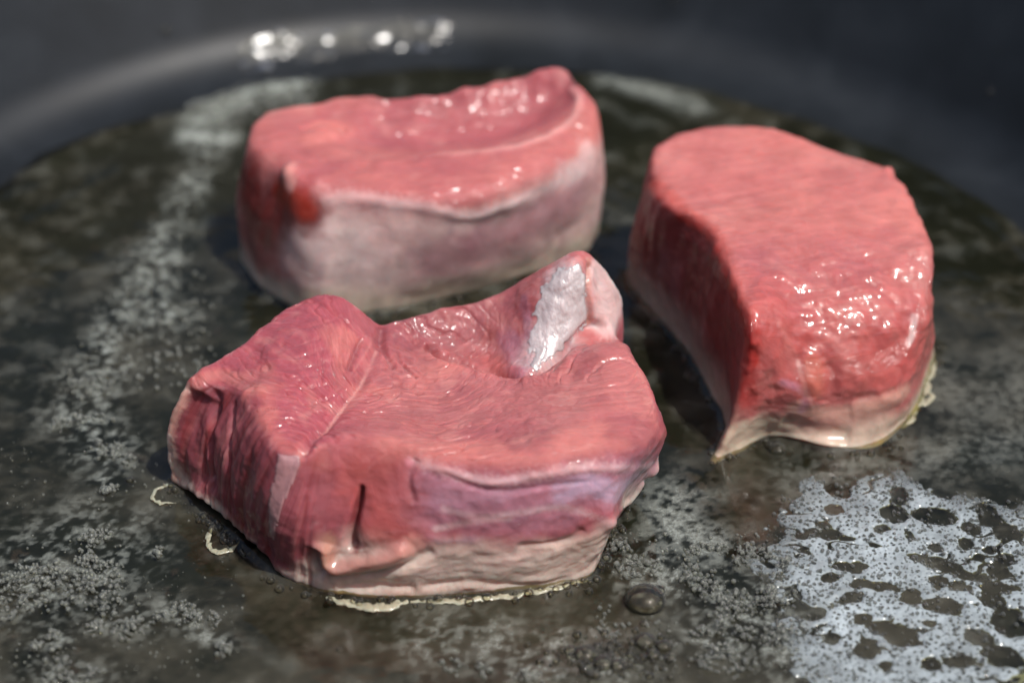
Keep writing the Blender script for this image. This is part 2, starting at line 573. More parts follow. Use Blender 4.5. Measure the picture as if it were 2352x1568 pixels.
class Piece:
    """A cut of meat lofted from the outline it stands on, over its sides, to its cut top."""

    def __init__(self, cols, centre, interior, nu=640, n_bot=14, n_side=110, n_top=170, sig=7.0, bulge=0.12, lam=0.02):
        # cols: (top (px,py,z), bottom (px,py,z) or None, middle (px,py,z) or None)
        T = np.array([at(*c[0]) for c in cols])
        ctr = at(*centre)
        self.cpx = (centre[0], centre[1] + 80)
        self.flank = 0.0
        B, Mi = [], []
        for i, c in enumerate(cols):
            out = T[i] - ctr; out[2] = 0; out /= np.linalg.norm(out)
            b = at(*c[1]) if c[1] is not None else np.array([*(T[i] - out * 0.3)[:2], 0.0])
            B.append(b)
            mm = at(*c[2]) if len(c) > 2 and c[2] is not None else (T[i] + b) / 2 + out * bulge
            Mi.append(mm)
        B, Mi = np.array(B), np.array(Mi)
        cum, s, arc = closed_curve(T, nu)
        Tc, Bc, Mc = (eval_closed(K, cum, s) for K in (T, B, Mi))
        Bc[:, 2] = np.maximum(Bc[:, 2], 0.02)
        pts = [T[:, :2]]
        zz = [T[:, 2]]
        I = np.array([at(*p) for p in interior])
        pts.append(I[:, :2]); zz.append(I[:, 2])
        self.tps = TPS(np.vstack(pts), np.concatenate(zz), lam)
        rows = []
        cb = Bc.mean(0)
        for k in range(n_bot):
            f = k / n_bot
            r = cb + (Bc - cb) * f
            r[:, 2] = Bc[:, 2] * f ** 3 + 0.02
            rows.append(r)
        for k in range(n_side + 1):
            t = k / n_side
            rows.append(Bc * (2 * (t - .5) * (t - 1)) + Mc * (4 * t * (1 - t)) + Tc * (2 * t * (t - .5)))
        for k in range(1, n_top + 1):
            f = 1 - k / n_top
            r = ctr + (Tc - ctr) * f
            zt = self.tps(r[:, :2])
            r[:, 2] = zt
            rows.append(r)
        A = np.array(rows)
        w = sstep(n_bot + 6, n_bot + 40, np.arange(len(A), dtype=float))[:, None, None]
        fl = np.array([[0.0 if c[1] is None else 1.0] for c in cols])      # flanks towards the viewer roll over softly, the far rims were cut crisply
        fl = np.clip(eval_closed(fl, cum, s), 0, 1)[None]
        soft_a = gauss_v(A, sig) * fl + gauss_v(A, min(sig, 5.0)) * (1 - fl)
        A = soft_a * w + gauss_v(A, 2.0) * (1 - w)
        A[-1] = A[-2].mean(0)
        self.nu, self.nv = nu, len(A)
        self.A = A
        self.V = A.reshape(-1, 3).copy()
        v = np.repeat(np.arange(self.nv), nu)
        self.top = sstep(n_bot + n_side - 4, n_bot + n_side + 10, v.astype(float))
        self.side = 1 - self.top
        self.arc = np.tile(arc, self.nv)
        self.disp = np.zeros(len(self.V))
        self.col = np.tile(C_LEAN, (len(self.V), 1))
        self.wet = np.full(len(self.V), 0.5)
        self.fib = None
        su, sv = 4, 3
        ridx = np.arange(0, self.nv, sv)
        Vc = A[ridx][:, ::su].reshape(-1, 3)
        self.bvh = BVHTree.FromPolygons([Vector(p) for p in Vc], grid_quads(nu // su, len(ridx)).tolist())
        self.Bc, self.Tc = Bc, Tc
        self.N = self.normals(self.V)

    def normals(self, V):
        A = V.reshape(self.nv, self.nu, 3)
        du = np.roll(A, -1, 1) - np.roll(A, 1, 1)
        dv = np.gradient(A, axis=0)
        n = np.cross(du, dv)
        n /= np.linalg.norm(n, axis=2, keepdims=True) + 1e-12
        n[-1] = n[-3].mean(0); n[-2] = n[-3].mean(0); n[0] = n[2].mean(0)
        n = n.reshape(-1, 3)
        # outward: away from the middle
        c = V.mean(0)
        if np.sum((V - c) * n) < 0: n = -n
        return n

    def hit(self, px, py):
        d = ray(px, py)
        h = self.bvh.ray_cast(Vector(CAM), Vector(d))
        k = 0
        while h[0] is None and k < 60:              # just off the silhouette: step back onto the piece
            px += (self.cpx[0] - px) * 0.015; py += (self.cpx[1] - py) * 0.015; k += 1
            h = self.bvh.ray_cast(Vector(CAM), Vector(ray(px, py)))
        if h[0] is None:
            h = self.bvh.find_nearest(Vector(at(px, py, 1.5)))
        return np.array(h[0])

    def line(self, pts):
        L = np.array([self.hit(*p) for p in pts])
        n = len(L)
        if n < 3: return L
        t = np.linspace(0, n - 1, (n - 1) * 4 + 1)
        i = np.clip(t.astype(int), 0, n - 2)
        f = (t - i)[:, None]
        a, b, c, d = L[np.clip(i - 1, 0, n - 1)], L[i], L[i + 1], L[np.clip(i + 2, 0, n - 1)]
        return 0.5 * (2 * b + (c - a) * f + (2 * a - 5 * b + 4 * c - d) * f ** 2 + (3 * b - a - 3 * c + d) * f ** 3)

    def near(self, L, w):
        lo, hi = L.min(0) - w, L.max(0) + w
        idx = np.where(np.all((self.V > lo) & (self.V < hi), axis=1))[0]
        d, t = poly_dist(self.V[idx], L)
        return idx, d, t

    def groove(self, pts, w, d, wob=0.3, fade=True, taper=(1.0, 1.0)):
        """negative d is a ridge"""
        L = self.line(pts)
        idx, dist, t = self.near(L, w * 3.2)
        ww = w * (taper[0] + (taper[1] - taper[0]) * t) * (1 + wob * noise(self.V[idx] * 3.0, 5))
        prof = np.exp(-(dist / ww) ** 2)
        if fade: prof = prof * sstep(0, 0.12, t) * sstep(1, 0.88, t)
        self.disp[idx] -= d * prof

    def bump(self, px, py, r, h, sq=(1, 1, 1)):
        c = self.hit(px, py)
        q = (self.V - c) * np.array(sq)
        dd = np.linalg.norm(q, axis=1)
        self.disp += h * np.exp(-(dd / r) ** 2)

    def paint(self, pts, w, colr, k=1.0, soft=0.5, rag=0.25, wet=None, fade=False):
        L = self.line(pts) if len(pts) > 1 else np.array([self.hit(*pts[0]), self.hit(*pts[0]) + 1e-4])
        idx, dist, t = self.near(L, w * 2.0)
        dist = dist * (1 + rag * fbm(self.V[idx] * (1.4 / w + 1.2), 3, 11))
        m = k * sstep(w * (1 + soft), w * (1 - soft), dist)
        if fade: m = m * sstep(0, 0.15, t) * sstep(1, 0.85, t)
        self.col[idx] = self.col[idx] * (1 - m[:, None]) + np.asarray(colr) * m[:, None]
        if wet is not None:
            self.wet[idx] = self.wet[idx] * (1 - m) + wet * m

    def mixcol(self, m, colr):
        m = np.clip(m, 0, 1)[:, None]
        self.col = self.col * (1 - m) + np.asarray(colr) * m

    def finish(self):
        # nothing sinks through the pan
        V = self.V + self.N * self.disp[:, None]
        V[:, 2] = np.maximum(V[:, 2], 0.012)
        if self.fib is None:
            self.fib = np.stack([self.V[:, 0] * 0.35 + self.V[:, 1] * 0.1, self.V[:, 1] - self.V[:, 0] * 0.3, self.V[:, 2]], 1)
        up_ = np.stack([self.V[:, 2] * 0.12, self.arc + 0.15 * self.V[:, 2], self.V[:, 2] * 0.05], 1)
        k = np.clip(self.flank + np.zeros(len(V)), 0, 1)[:, None]
        soft = self.V * np.array([0.3, 0.3, 0.42]) + 0.12 * np.stack([fbm(self.V * 1.5, 2, 91), fbm(self.V * 1.5, 2, 92), fbm(self.V * 1.5, 2, 93)], 1)
        self.fib = self.fib * self.top[:, None] + (up_ * k + soft * (1 - k)) * self.side[:, None]
        self.P = V
        self.N2 = self.normals(V)

    def build(self, name, parent):
        self.finish()
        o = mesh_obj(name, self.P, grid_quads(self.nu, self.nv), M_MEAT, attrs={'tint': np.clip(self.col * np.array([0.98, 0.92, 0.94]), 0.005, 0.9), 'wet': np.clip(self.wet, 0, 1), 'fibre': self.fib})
        adopt(o, parent)
        return o

    def sheet(self, name, mask, lift, mat, parent, thick=0.02):
        """a thin skin of its own lying on the surface where mask > 0, with a real edge"""
        Q = grid_quads(self.nu, self.nv)
        keep = (mask[Q] > 0).all(1)
        Q = Q[keep]
        if len(Q) == 0: return None
        used, inv = np.unique(Q, return_inverse=True)
        Q = inv.reshape(-1, 4)
        edge = sstep(0.0, 0.25, mask[used])
        top = self.P[used] + self.N2[used] * (lift * edge + thick * 0.4)[:, None]
        bot = self.P[used] - self.N2[used] * thick
        n = len(used)
        E = np.concatenate([Q[:, [0, 1]], Q[:, [1, 2]], Q[:, [2, 3]], Q[:, [3, 0]]])
        key = np.sort(E, 1)
        _, first, cnt = np.unique(key[:, 0].astype(np.int64) * n + key[:, 1], return_index=True, return_counts=True)
        bd = E[first[cnt == 1]]
        rim = np.stack([bd[:, 1], bd[:, 0], bd[:, 0] + n, bd[:, 1] + n], 1)
        F = np.concatenate([Q, rim])
        o = mesh_obj(name, np.vstack([top, bot]), F, mat)
        adopt(o, parent)
        return o


def inside(P2, poly):
    """signed distance-like mask: + inside the polygon, in its units"""
    poly = np.asarray(poly, float)
    x, y = P2[:, 0], P2[:, 1]
    ins = np.zeros(len(P2), bool)
    dmin = np.full(len(P2), 1e9)
    n = len(poly)
    for i in range(n):
        a, b = poly[i], poly[(i + 1) % n]
        cond = ((a[1] > y) != (b[1] > y))
        with np.errstate(divide='ignore', invalid='ignore'):
            xi = (b[0] - a[0]) * (y - a[1]) / (b[1] - a[1]) + a[0]
        ins ^= cond & (x < xi)
        ab = b - a
        t = np.clip(((P2 - a) @ ab) / max(ab @ ab, 1e-12), 0, 1)
        dmin = np.minimum(dmin, np.linalg.norm(P2 - a - t[:, None] * ab, axis=1))
    return np.where(ins, dmin, -dmin)


# ---- the wide chop in front
p1_cols = [
    ((418, 890, 1.85), (402, 1108, 0.10)), ((445, 858, 2.0), None), ((545, 790, 2.2), None), ((650, 715, 2.3), None),
    ((700, 692, 2.35), None), ((760, 683, 2.4), None), ((820, 708, 2.3), None), ((868, 740, 2.05), None), ((905, 729, 2.1), None),
    ((1000, 705, 2.15), None), ((1100, 682, 2.2), None), ((1180, 650, 2.35), None), ((1230, 620, 2.6), None), ((1300, 587, 2.85), None),
    ((1342, 573, 2.95), None), ((1388, 610, 2.65), None), ((1424, 655, 2.35), None), ((1430, 705, 2.0), None), ((1412, 752, 1.85), None),
    ((1442, 792, 2.1), None), ((1492, 875, 2.1), None), ((1528, 955, 1.95), (1450, 1130, 0)), ((1500, 1015, 2.0), (1395, 1235, 0), (1440, 1130, 1.0)),
    ((1400, 1030, 2.2), (1352, 1330, 0)), ((1300, 1045, 2.25), (1270, 1352, 0)), ((1200, 1055, 2.3), (1150, 1368, 0)),
    ((1080, 1055, 2.3), (1020, 1378, 0)), ((960, 1035, 2.3), (900, 1386, 0)), ((850, 1005, 2.35), (800, 1378, 0)),
    ((760, 1015, 2.3), (720, 1362, 0)), ((690, 1045, 2.2), (650, 1322, 0.1)), ((640, 1035, 2.2), (600, 1268, 0.22)),
    ((595, 975, 2.2), (550, 1222, 0.2)), ((555, 915, 2.1), (500, 1180, 0.25)), ((500, 885, 2.0), (450, 1145, 0.3)), ((448, 890, 1.9), (418, 1122, 0.12)),
]
p1_in = [(870, 800, 1.98), (800, 900, 2.02), (740, 980, 2.1), (700, 760, 2.4), (620, 850, 2.25), (660, 920, 2.25), (760, 780, 2.35),
         (1000, 900, 1.85), (950, 820, 1.9), (1100, 950, 1.95), (1250, 900, 2.05), (1350, 850, 2.2), (1420, 900, 2.25), (1300, 970, 2.25),
         (1100, 800, 1.6), (1000, 770, 1.85), (1160, 770, 1.75), (1224, 846, 1.78), (1290, 800, 1.88), (1350, 757, 1.95), (1385, 748, 1.95),
         (1300, 845, 2.08), (1360, 790, 2.2), (1240, 880, 1.95), (1060, 850, 1.86), (1200, 690, 2.3), (1290, 680, 2.55), (1260, 740, 2.2), (1340, 650, 2.7), (1390, 690, 2.2)]
p1 = Piece(p1_cols, (960, 890, 1.9), p1_in, nu=840, n_side=120, n_top=230, sig=13.0, bulge=0.18, lam=0.004)
P = p1.V
zf = P[:, 2]
lown = fbm(P * 0.9, 3, 21)
# colour of the flesh
p1.mixcol(0.5 + 0.6 * fbm(P * 0.55, 3, 31), C_ROSE)
p1.mixcol(0.6 * p1.top * sstep(-1.9, -2.7, P[:, 0]), C_ROSE * np.array([1.08, 0.9, 0.95]))
p1.mixcol(0.55 * p1.top * np.exp(-((P[:, 0] + 1.2) / 0.9) ** 2), np.array([0.37, 0.13, 0.12]))
p1.mixcol(0.6 * sstep(0.2, 0.7, fbm(P * 1.1, 3, 33)), C_CORAL)
p1.mixcol(0.4 * sstep(-1.2, 1.0, P[:, 0]) * p1.top, C_CORAL)
p1.mixcol(0.85 * p1.side * sstep(-2.6, -3.2, P[:, 0]), C_ROSE * 0.75)  # left flank: its shade painted into the colour
# the cooked, paled band along the pan
front = sstep(-3.4, -2.4, P[:, 0])
band = 0.18 + 0.78 * front + 0.28 * lown + 0.12 * noise(np.stack([p1.arc * 1.4, zf * 1.0, zf * 0], 1), 3)
p1.mixcol(p1.side * sstep(band + 0.22, band - 0.18, zf), C_COOK)
p1.mixcol(0.6 * p1.side * sstep(0.35, 0.05, zf) * front, C_COOK * 0.75)
ck = fbm(np.stack([p1.arc * 0.9 + zf * 0.8, zf * 2.2, zf * 0], 1), 4, 23)
p1.mixcol(p1.side * sstep(band + 0.2, band - 0.2, zf) * 0.7 * sstep(0.1, 0.7, ck), np.array([0.60, 0.43, 0.38]))
p1.wet += 0.4 * p1.side * sstep(band + 0.2, band - 0.2, zf)
p1.mixcol(p1.side * sstep(band + 0.2, band - 0.2, zf) * 0.4 * sstep(-0.1, -0.7, ck), np.array([0.38, 0.26, 0.20]))
# mauve membrane over the front flank
p1.paint([(960, 1130), (1050, 1150), (1180, 1150), (1330, 1120), (1450, 1090), (1490, 1080)], 0.36, C_MAUVE, 0.75, 0.6, wet=0.7)
p1.paint([(950, 1180), (1080, 1190), (1200, 1200), (1300, 1185)], 0.22, C_MAUVE * 0.95, 0.6, 0.6)
p1.paint([(1290, 1130), (1350, 1110), (1420, 1130), (1470, 1090)], 0.16, np.array([0.42, 0.32, 0.42]), 0.8, 0.5, wet=0.8)
p1.paint([(1020, 1170), (1100, 1185), (1180, 1180), (1300, 1165), (1400, 1195)], 0.05, C_WHITE, 0.4, 0.9, 0.5)
p1.paint([(960, 1060), (1040, 1085), (1130, 1105), (1240, 1090), (1330, 1075), (1420, 1072), (1500, 1065)], 0.07, C_WHITE, 0.4, 0.9, 0.8)
p1.paint([(1000, 1215), (1100, 1195), (1170, 1190)], 0.05, C_WHITE * 0.95, 0.5, 0.7)
p1.paint([(940, 1060), (960, 1150), (950, 1200)], 0.07, C_MAUVE * 1.1, 0.6, 0.6)
p1.paint([(840, 1100), (900, 1120), (890, 1200)], 0.42, np.array([0.34, 0.080, 0.074]), 0.75, 0.5)
p1.paint([(700, 1150), (720, 1220)], 0.4, C_ROSE * 0.9, 0.7, 0.6)
p1.paint([(900, 1020), (1100, 1030), (1250, 1030), (1400, 990)], 0.25, C_CORAL, 0.6, 0.7)
vz = p1.side * sstep(-1.75, -1.3, P[:, 0] + 0.2 * lown) * sstep(0.85, 1.15, zf + 0.15 * lown) * sstep(2.0, 1.75, zf + 0.1 * lown)
vs_ = fbm(np.stack([p1.arc * 0.8 + 0.5 * zf, zf * 3.2 + 0.9 * lown, zf * 0], 1), 4, 27)
p1.mixcol(vz * 0.55 * sstep(0.0, 0.7, vs_), np.array([0.48, 0.31, 0.38]))
p1.mixcol(vz * 0.4 * sstep(0.0, -0.6, vs_), np.array([0.30, 0.095, 0.11]))
p1.disp += vz * 0.010 * vs_
# seams
seam = [(872, 745), (868, 800), (835, 870), (790, 930), (750, 980), (700, 1035), (688, 1045)]
p1.groove(seam, 0.09, 0.075)
p1.paint(seam[1:], 0.022, C_PALE * 1.1, 0.65, 0.8, 0.7)
p1.paint([(870, 760), (820, 840), (770, 900)], 0.016, C_PALE, 0.3, 0.9, 0.7)
p1.groove([(832, 775), (815, 815), (800, 850)], 0.04, 0.06)
p1.groove([(876, 745), (880, 790), (905, 850)], 0.05, 0.07)
p1.groove([(905, 760), (920, 830), (960, 870)], 0.03, 0.035)
p1.groove([(925, 900), (880, 930), (840, 945)], 0.03, 0.03)
# left lobe: fibres sweeping round it
for (a, b) in [((610, 790), (740, 775)), ((590, 815), (760, 798)), ((560, 845), (770, 828)), ((580, 868), (770, 855)), ((610, 885), (775, 880)), ((630, 915), (780, 905)), ((680, 755), (760, 740)), ((710, 725), (790, 728))]:
    p1.groove([a, ((a[0] + b[0]) / 2, (a[1] + b[1]) / 2 + 12 + rng.uniform(-8, 8)), b], 0.035, 0.013, 0.8)
p1.bump(600, 905, 0.22, 0.10)
p1.bump(560, 915, 0.15, 0.07)
p1.bump(460, 872, 0.2, 0.06)
p1.bump(745, 715, 0.55, 0.05)
p1.paint([(450, 880), (520, 860), (600, 905)], 0.12, C_CORAL, 0.7, 0.6, wet=0.9)
# left flank: upright fibres and the curled pale edge
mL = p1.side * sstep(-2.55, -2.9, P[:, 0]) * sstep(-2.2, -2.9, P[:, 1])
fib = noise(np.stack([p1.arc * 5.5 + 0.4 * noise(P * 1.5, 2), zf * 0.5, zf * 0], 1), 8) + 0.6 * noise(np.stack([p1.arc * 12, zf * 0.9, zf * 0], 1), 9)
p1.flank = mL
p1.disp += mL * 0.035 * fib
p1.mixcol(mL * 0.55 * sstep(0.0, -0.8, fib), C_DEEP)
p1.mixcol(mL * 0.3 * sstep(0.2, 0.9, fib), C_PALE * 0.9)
p1.groove([(500, 890), (485, 960), (480, 1060), (490, 1140)], 0.09, 0.12)
p1.groove([(540, 915), (530, 990), (525, 1080), (540, 1180)], 0.06, 0.09)
p1.groove([(470, 900), (450, 960), (445, 1040), (470, 1120)], 0.25, 0.12)
edge = [(425, 892), (404, 920), (384, 965), (380, 1010), (388, 1060), (402, 1098)]
p1.paint(edge, 0.10, C_COOK * np.array([1.05, 0.8, 0.75]), 0.75, 0.7, 0.4, wet=0.9)
p1.paint([(384, 1000), (395, 1070), (430, 1120), (480, 1170)], 0.11, C_COOK, 0.85, 0.7, 0.4)

# front flank: the slit with its flap
slit = [(834, 1110), (826, 1150), (815, 1200), (812, 1235), (820, 1262)]
p1.groove(slit, 0.085, 0.20, 0.2, taper=(0.3, 1.3))
p1.paint(slit[1:], 0.05, C_DEEP * 0.8, 0.7, 0.9)  # shade inside the slit painted in
p1.bump(875, 1190, 0.42, 0.12)
p1.bump(845, 1225, 0.2, 0.07)
p1.bump(700, 1200, 0.45, 0.12)
lip = [(752, 1240), (748, 1275), (775, 1300), (840, 1290), (900, 1275), (950, 1250)]
p1.groove(lip, 0.14, -0.15, 0.2)
p1.groove([(730, 1250), (728, 1290), (750, 1318)], 0.09, 0.16)
p1.paint(lip, 0.15, np.array([0.47, 0.23, 0.19]), 0.85, 0.6, wet=0.9)
p1.paint([(760, 1240), (752, 1280)], 0.1, np.array([0.47, 0.25, 0.18]), 0.8, 0.6, wet=0.95)
p1.groove([(760, 1325), (850, 1318), (940, 1290), (1000, 1262)], 0.07, 0.06)
p1.groove([(770, 1352), (860, 1345), (960, 1352)], 0.07, 0.06)
p1.groove([(960, 1350), (1080, 1335), (1200, 1345), (1320, 1325)], 0.06, 0.04)
p1.groove([(1340, 1210), (1300, 1240), (1180, 1255)], 0.06, 0.04)
# rolled ridges under the membrane
p1.groove([(960, 1062), (1040, 1088), (1130, 1108), (1240, 1092), (1330, 1078), (1420, 1074), (1500, 1068)], 0.07, -0.03)
p1.groove([(1000, 1075), (1120, 1125), (1260, 1115), (1420, 1090)], 0.05, 0.03)
p1.groove([(960, 1050), (940, 1100), (955, 1160)], 0.05, 0.04)
p1.groove([(1400, 1185), (1440, 1150), (1480, 1100)], 0.07, -0.06)
p1.bump(1497, 1078, 0.13, 0.12)
p1.bump(1398, 1196, 0.12, 0.10)
# the pocket and the raised corner
valley = [(1110, 835), (1160, 856), (1215, 858), (1270, 828), (1325, 782), (1360, 752), (1400, 752)]
p1.groove(valley, 0.09, 0.17, 0.1)
p1.groove([(1190, 878), (1240, 872), (1300, 840), (1350, 790), (1390, 768)], 0.16, -0.07, 0.1)
p1.groove([(985, 785), (1010, 815), (1060, 830), (1110, 846), (1190, 862)], 0.09, 0.16)
p1.groove([(975, 805), (1010, 838), (1080, 856), (1150, 872)], 0.08, -0.05)
p1.groove([(1355, 600), (1352, 660), (1358, 720), (1362, 745)], 0.05, 0.10)
p1.bump(1150, 750, 0.28, 0.14)
p1.paint([(1148, 748), (1140, 770)], 0.2, np.array([0.42, 0.15, 0.09]), 0.8, 0.6, wet=0.95)
p1.paint([(1165, 775), (1185, 800), (1195, 845)], 0.2, C_MAUVE * np.array([0.95, 0.85, 0.9]), 0.85, 0.5, wet=0.95)
p1.paint([(1205, 690), (1215, 760), (1212, 840)], 0.09, C_MAUVE * 1.05, 0.85, 0.5, wet=0.95)
p1.paint([(1080, 800), (1130, 830), (1170, 850)], 0.15, C_DEEP * 1.2, 0.5, 0.6)  # shade at the bottom of the pocket painted in
p1.paint([(920, 755), (1000, 750), (1080, 750), (1150, 700)], 0.5, C_ROSE * 0.8, 0.85, 0.6)  # recess shaded by the raised corner, put in as darker rose
p1.paint([(1375, 640), (1405, 680), (1400, 730), (1385, 720)], 0.3, np.array([0.56, 0.44, 0.42]), 0.95, 0.5, wet=0.7)
p1.paint([(1352, 600), (1355, 680), (1362, 740)], 0.05, np.array([0.45, 0.22, 0.17]), 0.8, 0.5)
p1.paint([(1240, 640), (1300, 595), (1335, 580)], 0.09, C_LEAN * 0.9, 0.8, 0.6)
p1.paint([(1290, 640), (1310, 700), (1290, 760), (1240, 810)], 0.34, np.array([0.50, 0.38, 0.38]), 0.9, 0.5, 0.3, wet=1.0)
# long shallow wrinkles over the top
top = p1.top
# fibres: finely drawn out, swinging round the lobes
th = 0.25 + 0.9 * fbm(P * 0.28, 2, 40) - 0.5 * sstep(-2.0, -3.2, P[:, 0])
fu = P[:, 0] * np.cos(th) + P[:, 1] * np.sin(th)
fv = -P[:, 0] * np.sin(th) + P[:, 1] * np.cos(th)
wr = fbm(np.stack([fu * 2.2, fv * 6.5, zf * 1.5], 1) + 0.5 * fbm(P * 2.0, 2, 42)[:, None], 4, 41)
patch = sstep(-0.5, 0.5, fbm(P * 0.8, 2, 5)) * (0.35 + 0.65 * sstep(0.2, -0.8, P[:, 0]))
p1.fib = np.stack([fu, fv, zf], 1)
p1.disp += top * 0.015 * wr * (0.35 + 0.65 * patch)
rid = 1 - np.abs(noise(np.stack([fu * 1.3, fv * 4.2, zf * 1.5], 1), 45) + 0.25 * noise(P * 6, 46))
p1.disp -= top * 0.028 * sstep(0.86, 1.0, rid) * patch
p1.mixcol(top * 0.30 * sstep(0.88, 1.0, rid) * patch, C_DEEP * 1.2)  # crevice shade painted along the wrinkles
rid2 = 1 - np.abs(noise(np.stack([fu * 3.0 + 4, fv * 1.4, zf * 1.5], 1), 48))
p1.disp -= top * 0.03 * sstep(0.90, 1.0, rid2) * sstep(0.1, 0.6, noise(P * 0.7, 49)) 
p1.mixcol(top * 0.22 * sstep(0.2, 1.0, wr), C_PALE)
p1.mixcol(top * 0.22 * sstep(-2.6, -1.6, P[:, 0]) * (0.6 + 0.6 * fbm(P * 0.9, 3, 47)), np.array([0.46, 0.22, 0.20]))
p1.disp += 0.045 * fbm(P * 1.0, 3, 51) + 0.014 * fbm(P * 5.0, 3, 52)
p1.disp += p1.side * sstep(band + 0.2, band - 0.2, zf) * 0.022 * fbm(np.stack([p1.arc * 1.3 + zf, zf * 3.5, zf * 0], 1), 3, 54)
p1.mixcol(top * 0.5 * sstep(0.15, 0.8, fbm(P * 1.4, 4, 63)), C_ROSE * 0.85)
p1.mixcol(top * 0.35 * sstep(0.2, 0.8, fbm(P * 2.2, 3, 64)), C_PALE)
p1.wet += 0.4 * fbm(P * 1.3, 2, 61)
p1.wet *= 1 - 0.35 * top * sstep(-3.2, -2.2, P[:, 0])
p1.paint([(1000, 1045), (1150, 1050), (1300, 1045), (1420, 1020)], 0.2, C_CORAL, 0.2, 0.7, wet=1.0)

chop = empty('meat_chop', at(900, 1200, 0))
tag(chop, 'wide raw pink chop in front with silvery fold at its back corner', 'meat')
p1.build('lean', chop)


def pix(Vv):
    q = Vv - CAM
    k = q @ FW
    return np.stack([1176 + FPX * q[:, 0] / k, 784 - FPX * (q @ UP) / k], 1)


def surf_mask(piece, pts, blur=0.06, depth=0.45):
    """mask of the surface enclosed by a loop of surface points, measured in the loop's own plane"""
    L = piece.line(pts)
    c = L.mean(0)
    u, s, vt = np.linalg.svd(L - c)
    e1, e2, e3 = vt
    q = piece.P - c
    P2 = np.stack([q @ e1, q @ e2], 1)
    L2 = np.stack([(L - c) @ e1, (L - c) @ e2], 1)
    m = inside(P2, L2)
    m = m + blur * fbm(piece.P * 5.0, 3, 71)
    m[np.abs(q @ e3) > depth] = -1
    sgn = np.sign((piece.N2 @ e3)[np.argmin(np.linalg.norm(q, axis=1))])
    m[(piece.N2 @ e3) * sgn < 0.25] = -1
    return m


p1.sheet('silvery_fascia', surf_mask(p1, [(1284, 622), (1325, 604), (1345, 640), (1349, 690), (1349, 745), (1300, 795), (1224, 846), (1222, 780), (1229, 715), (1240, 664)], 0.11),
         0.006, M_FASCIA, chop, 0.006)
p1.sheet('fat_seam', surf_mask(p1, [(640, 1040), (688, 1050), (684, 1090), (662, 1140), (640, 1215), (630, 1240), (620, 1210), (618, 1150), (630, 1090)], 0.018),
         0.012, M_FAT, chop, 0.01)


def frill(pts, rad, name, parent, mat=M_FRILL, flat=0.35, z=None, seed=1, wob=0.35):
    """a lacy edge of set protein along the foot of a piece"""
    L = [at(p[0], p[1], p[2] if len(p) > 2 else 0.1) for p in pts]
    L = np.array(L)
    n = len(L)
    t = np.linspace(0, n - 1, n * 5)
    C = np.stack([np.interp(t, np.arange(n), L[:, k]) for k in range(3)], 1)
    R = rad * (1 + wob * noise(C * 6, seed))
    R *= 0.4 + 0.6 * np.minimum(sstep(0, 1.0, t), sstep(n - 1, n - 2.0, t))
    C[:, :2] += 0.05 * np.stack([noise(C * 5, seed + 1), noise(C * 5, seed + 2)], 1)
    V, F = tube(C, R, 10, 3, flat)
    V += 0.02 * fbm(V * 14, 2, seed)[:, None]
    V[:, 2] = np.maximum(V[:, 2], 0.02)
    o = mesh_obj(name, V, F, mat)
    adopt(o, parent)
    return o


frill([(752, 1372), (800, 1385), (850, 1396), (900, 1392), (935, 1378)], 0.085, 'cooked_edge', chop, seed=3)
frill([(945, 1382), (1020, 1380), (1100, 1376), (1180, 1368), (1260, 1356), (1352, 1330)], 0.05, 'cooked_edge', chop, seed=4)
frill([(412, 1118), (385, 1112), (358, 1124), (350, 1142), (372, 1153), (402, 1152)], 0.028, 'protein_thread', chop, seed=5, wob=0.2)
frill([(488, 1205), (478, 1232), (480, 1256), (505, 1270), (530, 1264), (548, 1245)], 0.042, 'protein_thread', chop, seed=6, wob=0.3)

# ---- the block behind
p2_cols = [
    ((566, 325, 2.5), (552, 600, 0)), ((575, 290, 2.5), None), ((605, 258, 2.5), None), ((650, 242, 2.5), None), ((715, 232, 2.52), None), ((790, 218, 2.55), None),
    ((850, 214, 2.6), None), ((880, 222, 2.55), None), ((950, 216, 2.6), None), ((1010, 212, 2.6), None), ((1100, 195, 2.65), None), ((1190, 170, 2.75), None), ((1260, 150, 2.85), None),
    ((1300, 145, 2.9), None), ((1330, 172, 2.85), None), ((1372, 230, 2.7), None), ((1380, 270, 2.6), (1368, 545, 0)), ((1368, 320, 2.4), (1352, 580, 0)), ((1310, 365, 2.35), (1300, 610, 0)),
    ((1220, 412, 2.35), (1220, 638, 0)), ((1110, 448, 2.35), (1110, 672, 0)), ((1000, 455, 2.4), (1000, 702, 0)), ((890, 445, 2.45), (890, 722, 0)),
    ((800, 440, 2.45), (800, 732, 0)), ((725, 440, 2.45), (715, 728, 0)), ((680, 420, 2.5), (665, 712, 0)), ((640, 385, 2.5), (615, 685, 0)), ((590, 352, 2.5), (572, 640, 0)),
]
p2_in = [(1000, 330, 2.15), (1130, 310, 2.12), (1230, 270, 2.2), (870, 320, 2.25), (720, 330, 2.5), (1290, 210, 2.5), (1180, 240, 2.35), (1000, 250, 2.4), (800, 270, 2.45),
         (1320, 240, 2.66), (1310, 275, 2.62), (1230, 325, 2.55), (1100, 352, 2.52), (950, 362, 2.5), (800, 370, 2.55), (950, 410, 2.48), (1150, 400, 2.45), (670, 300, 2.55)]
p2 = Piece(p2_cols, (960, 330, 2.3), p2_in, nu=600, n_side=90, n_top=130, sig=10.0, bulge=0.1, lam=0.004)
P = p2.V
zf = P[:, 2]
p2.mixcol(0.5 + 0.6 * fbm(P * 0.6, 3, 131), C_CORAL)
p2.paint([(950, 300), (1100, 280), (1240, 250)], 0.9, C_ROSE, 0.7, 0.5)
ring = [(1290, 190), (1328, 222), (1322, 260), (1280, 300), (1200, 335), (1080, 352), (960, 358)]
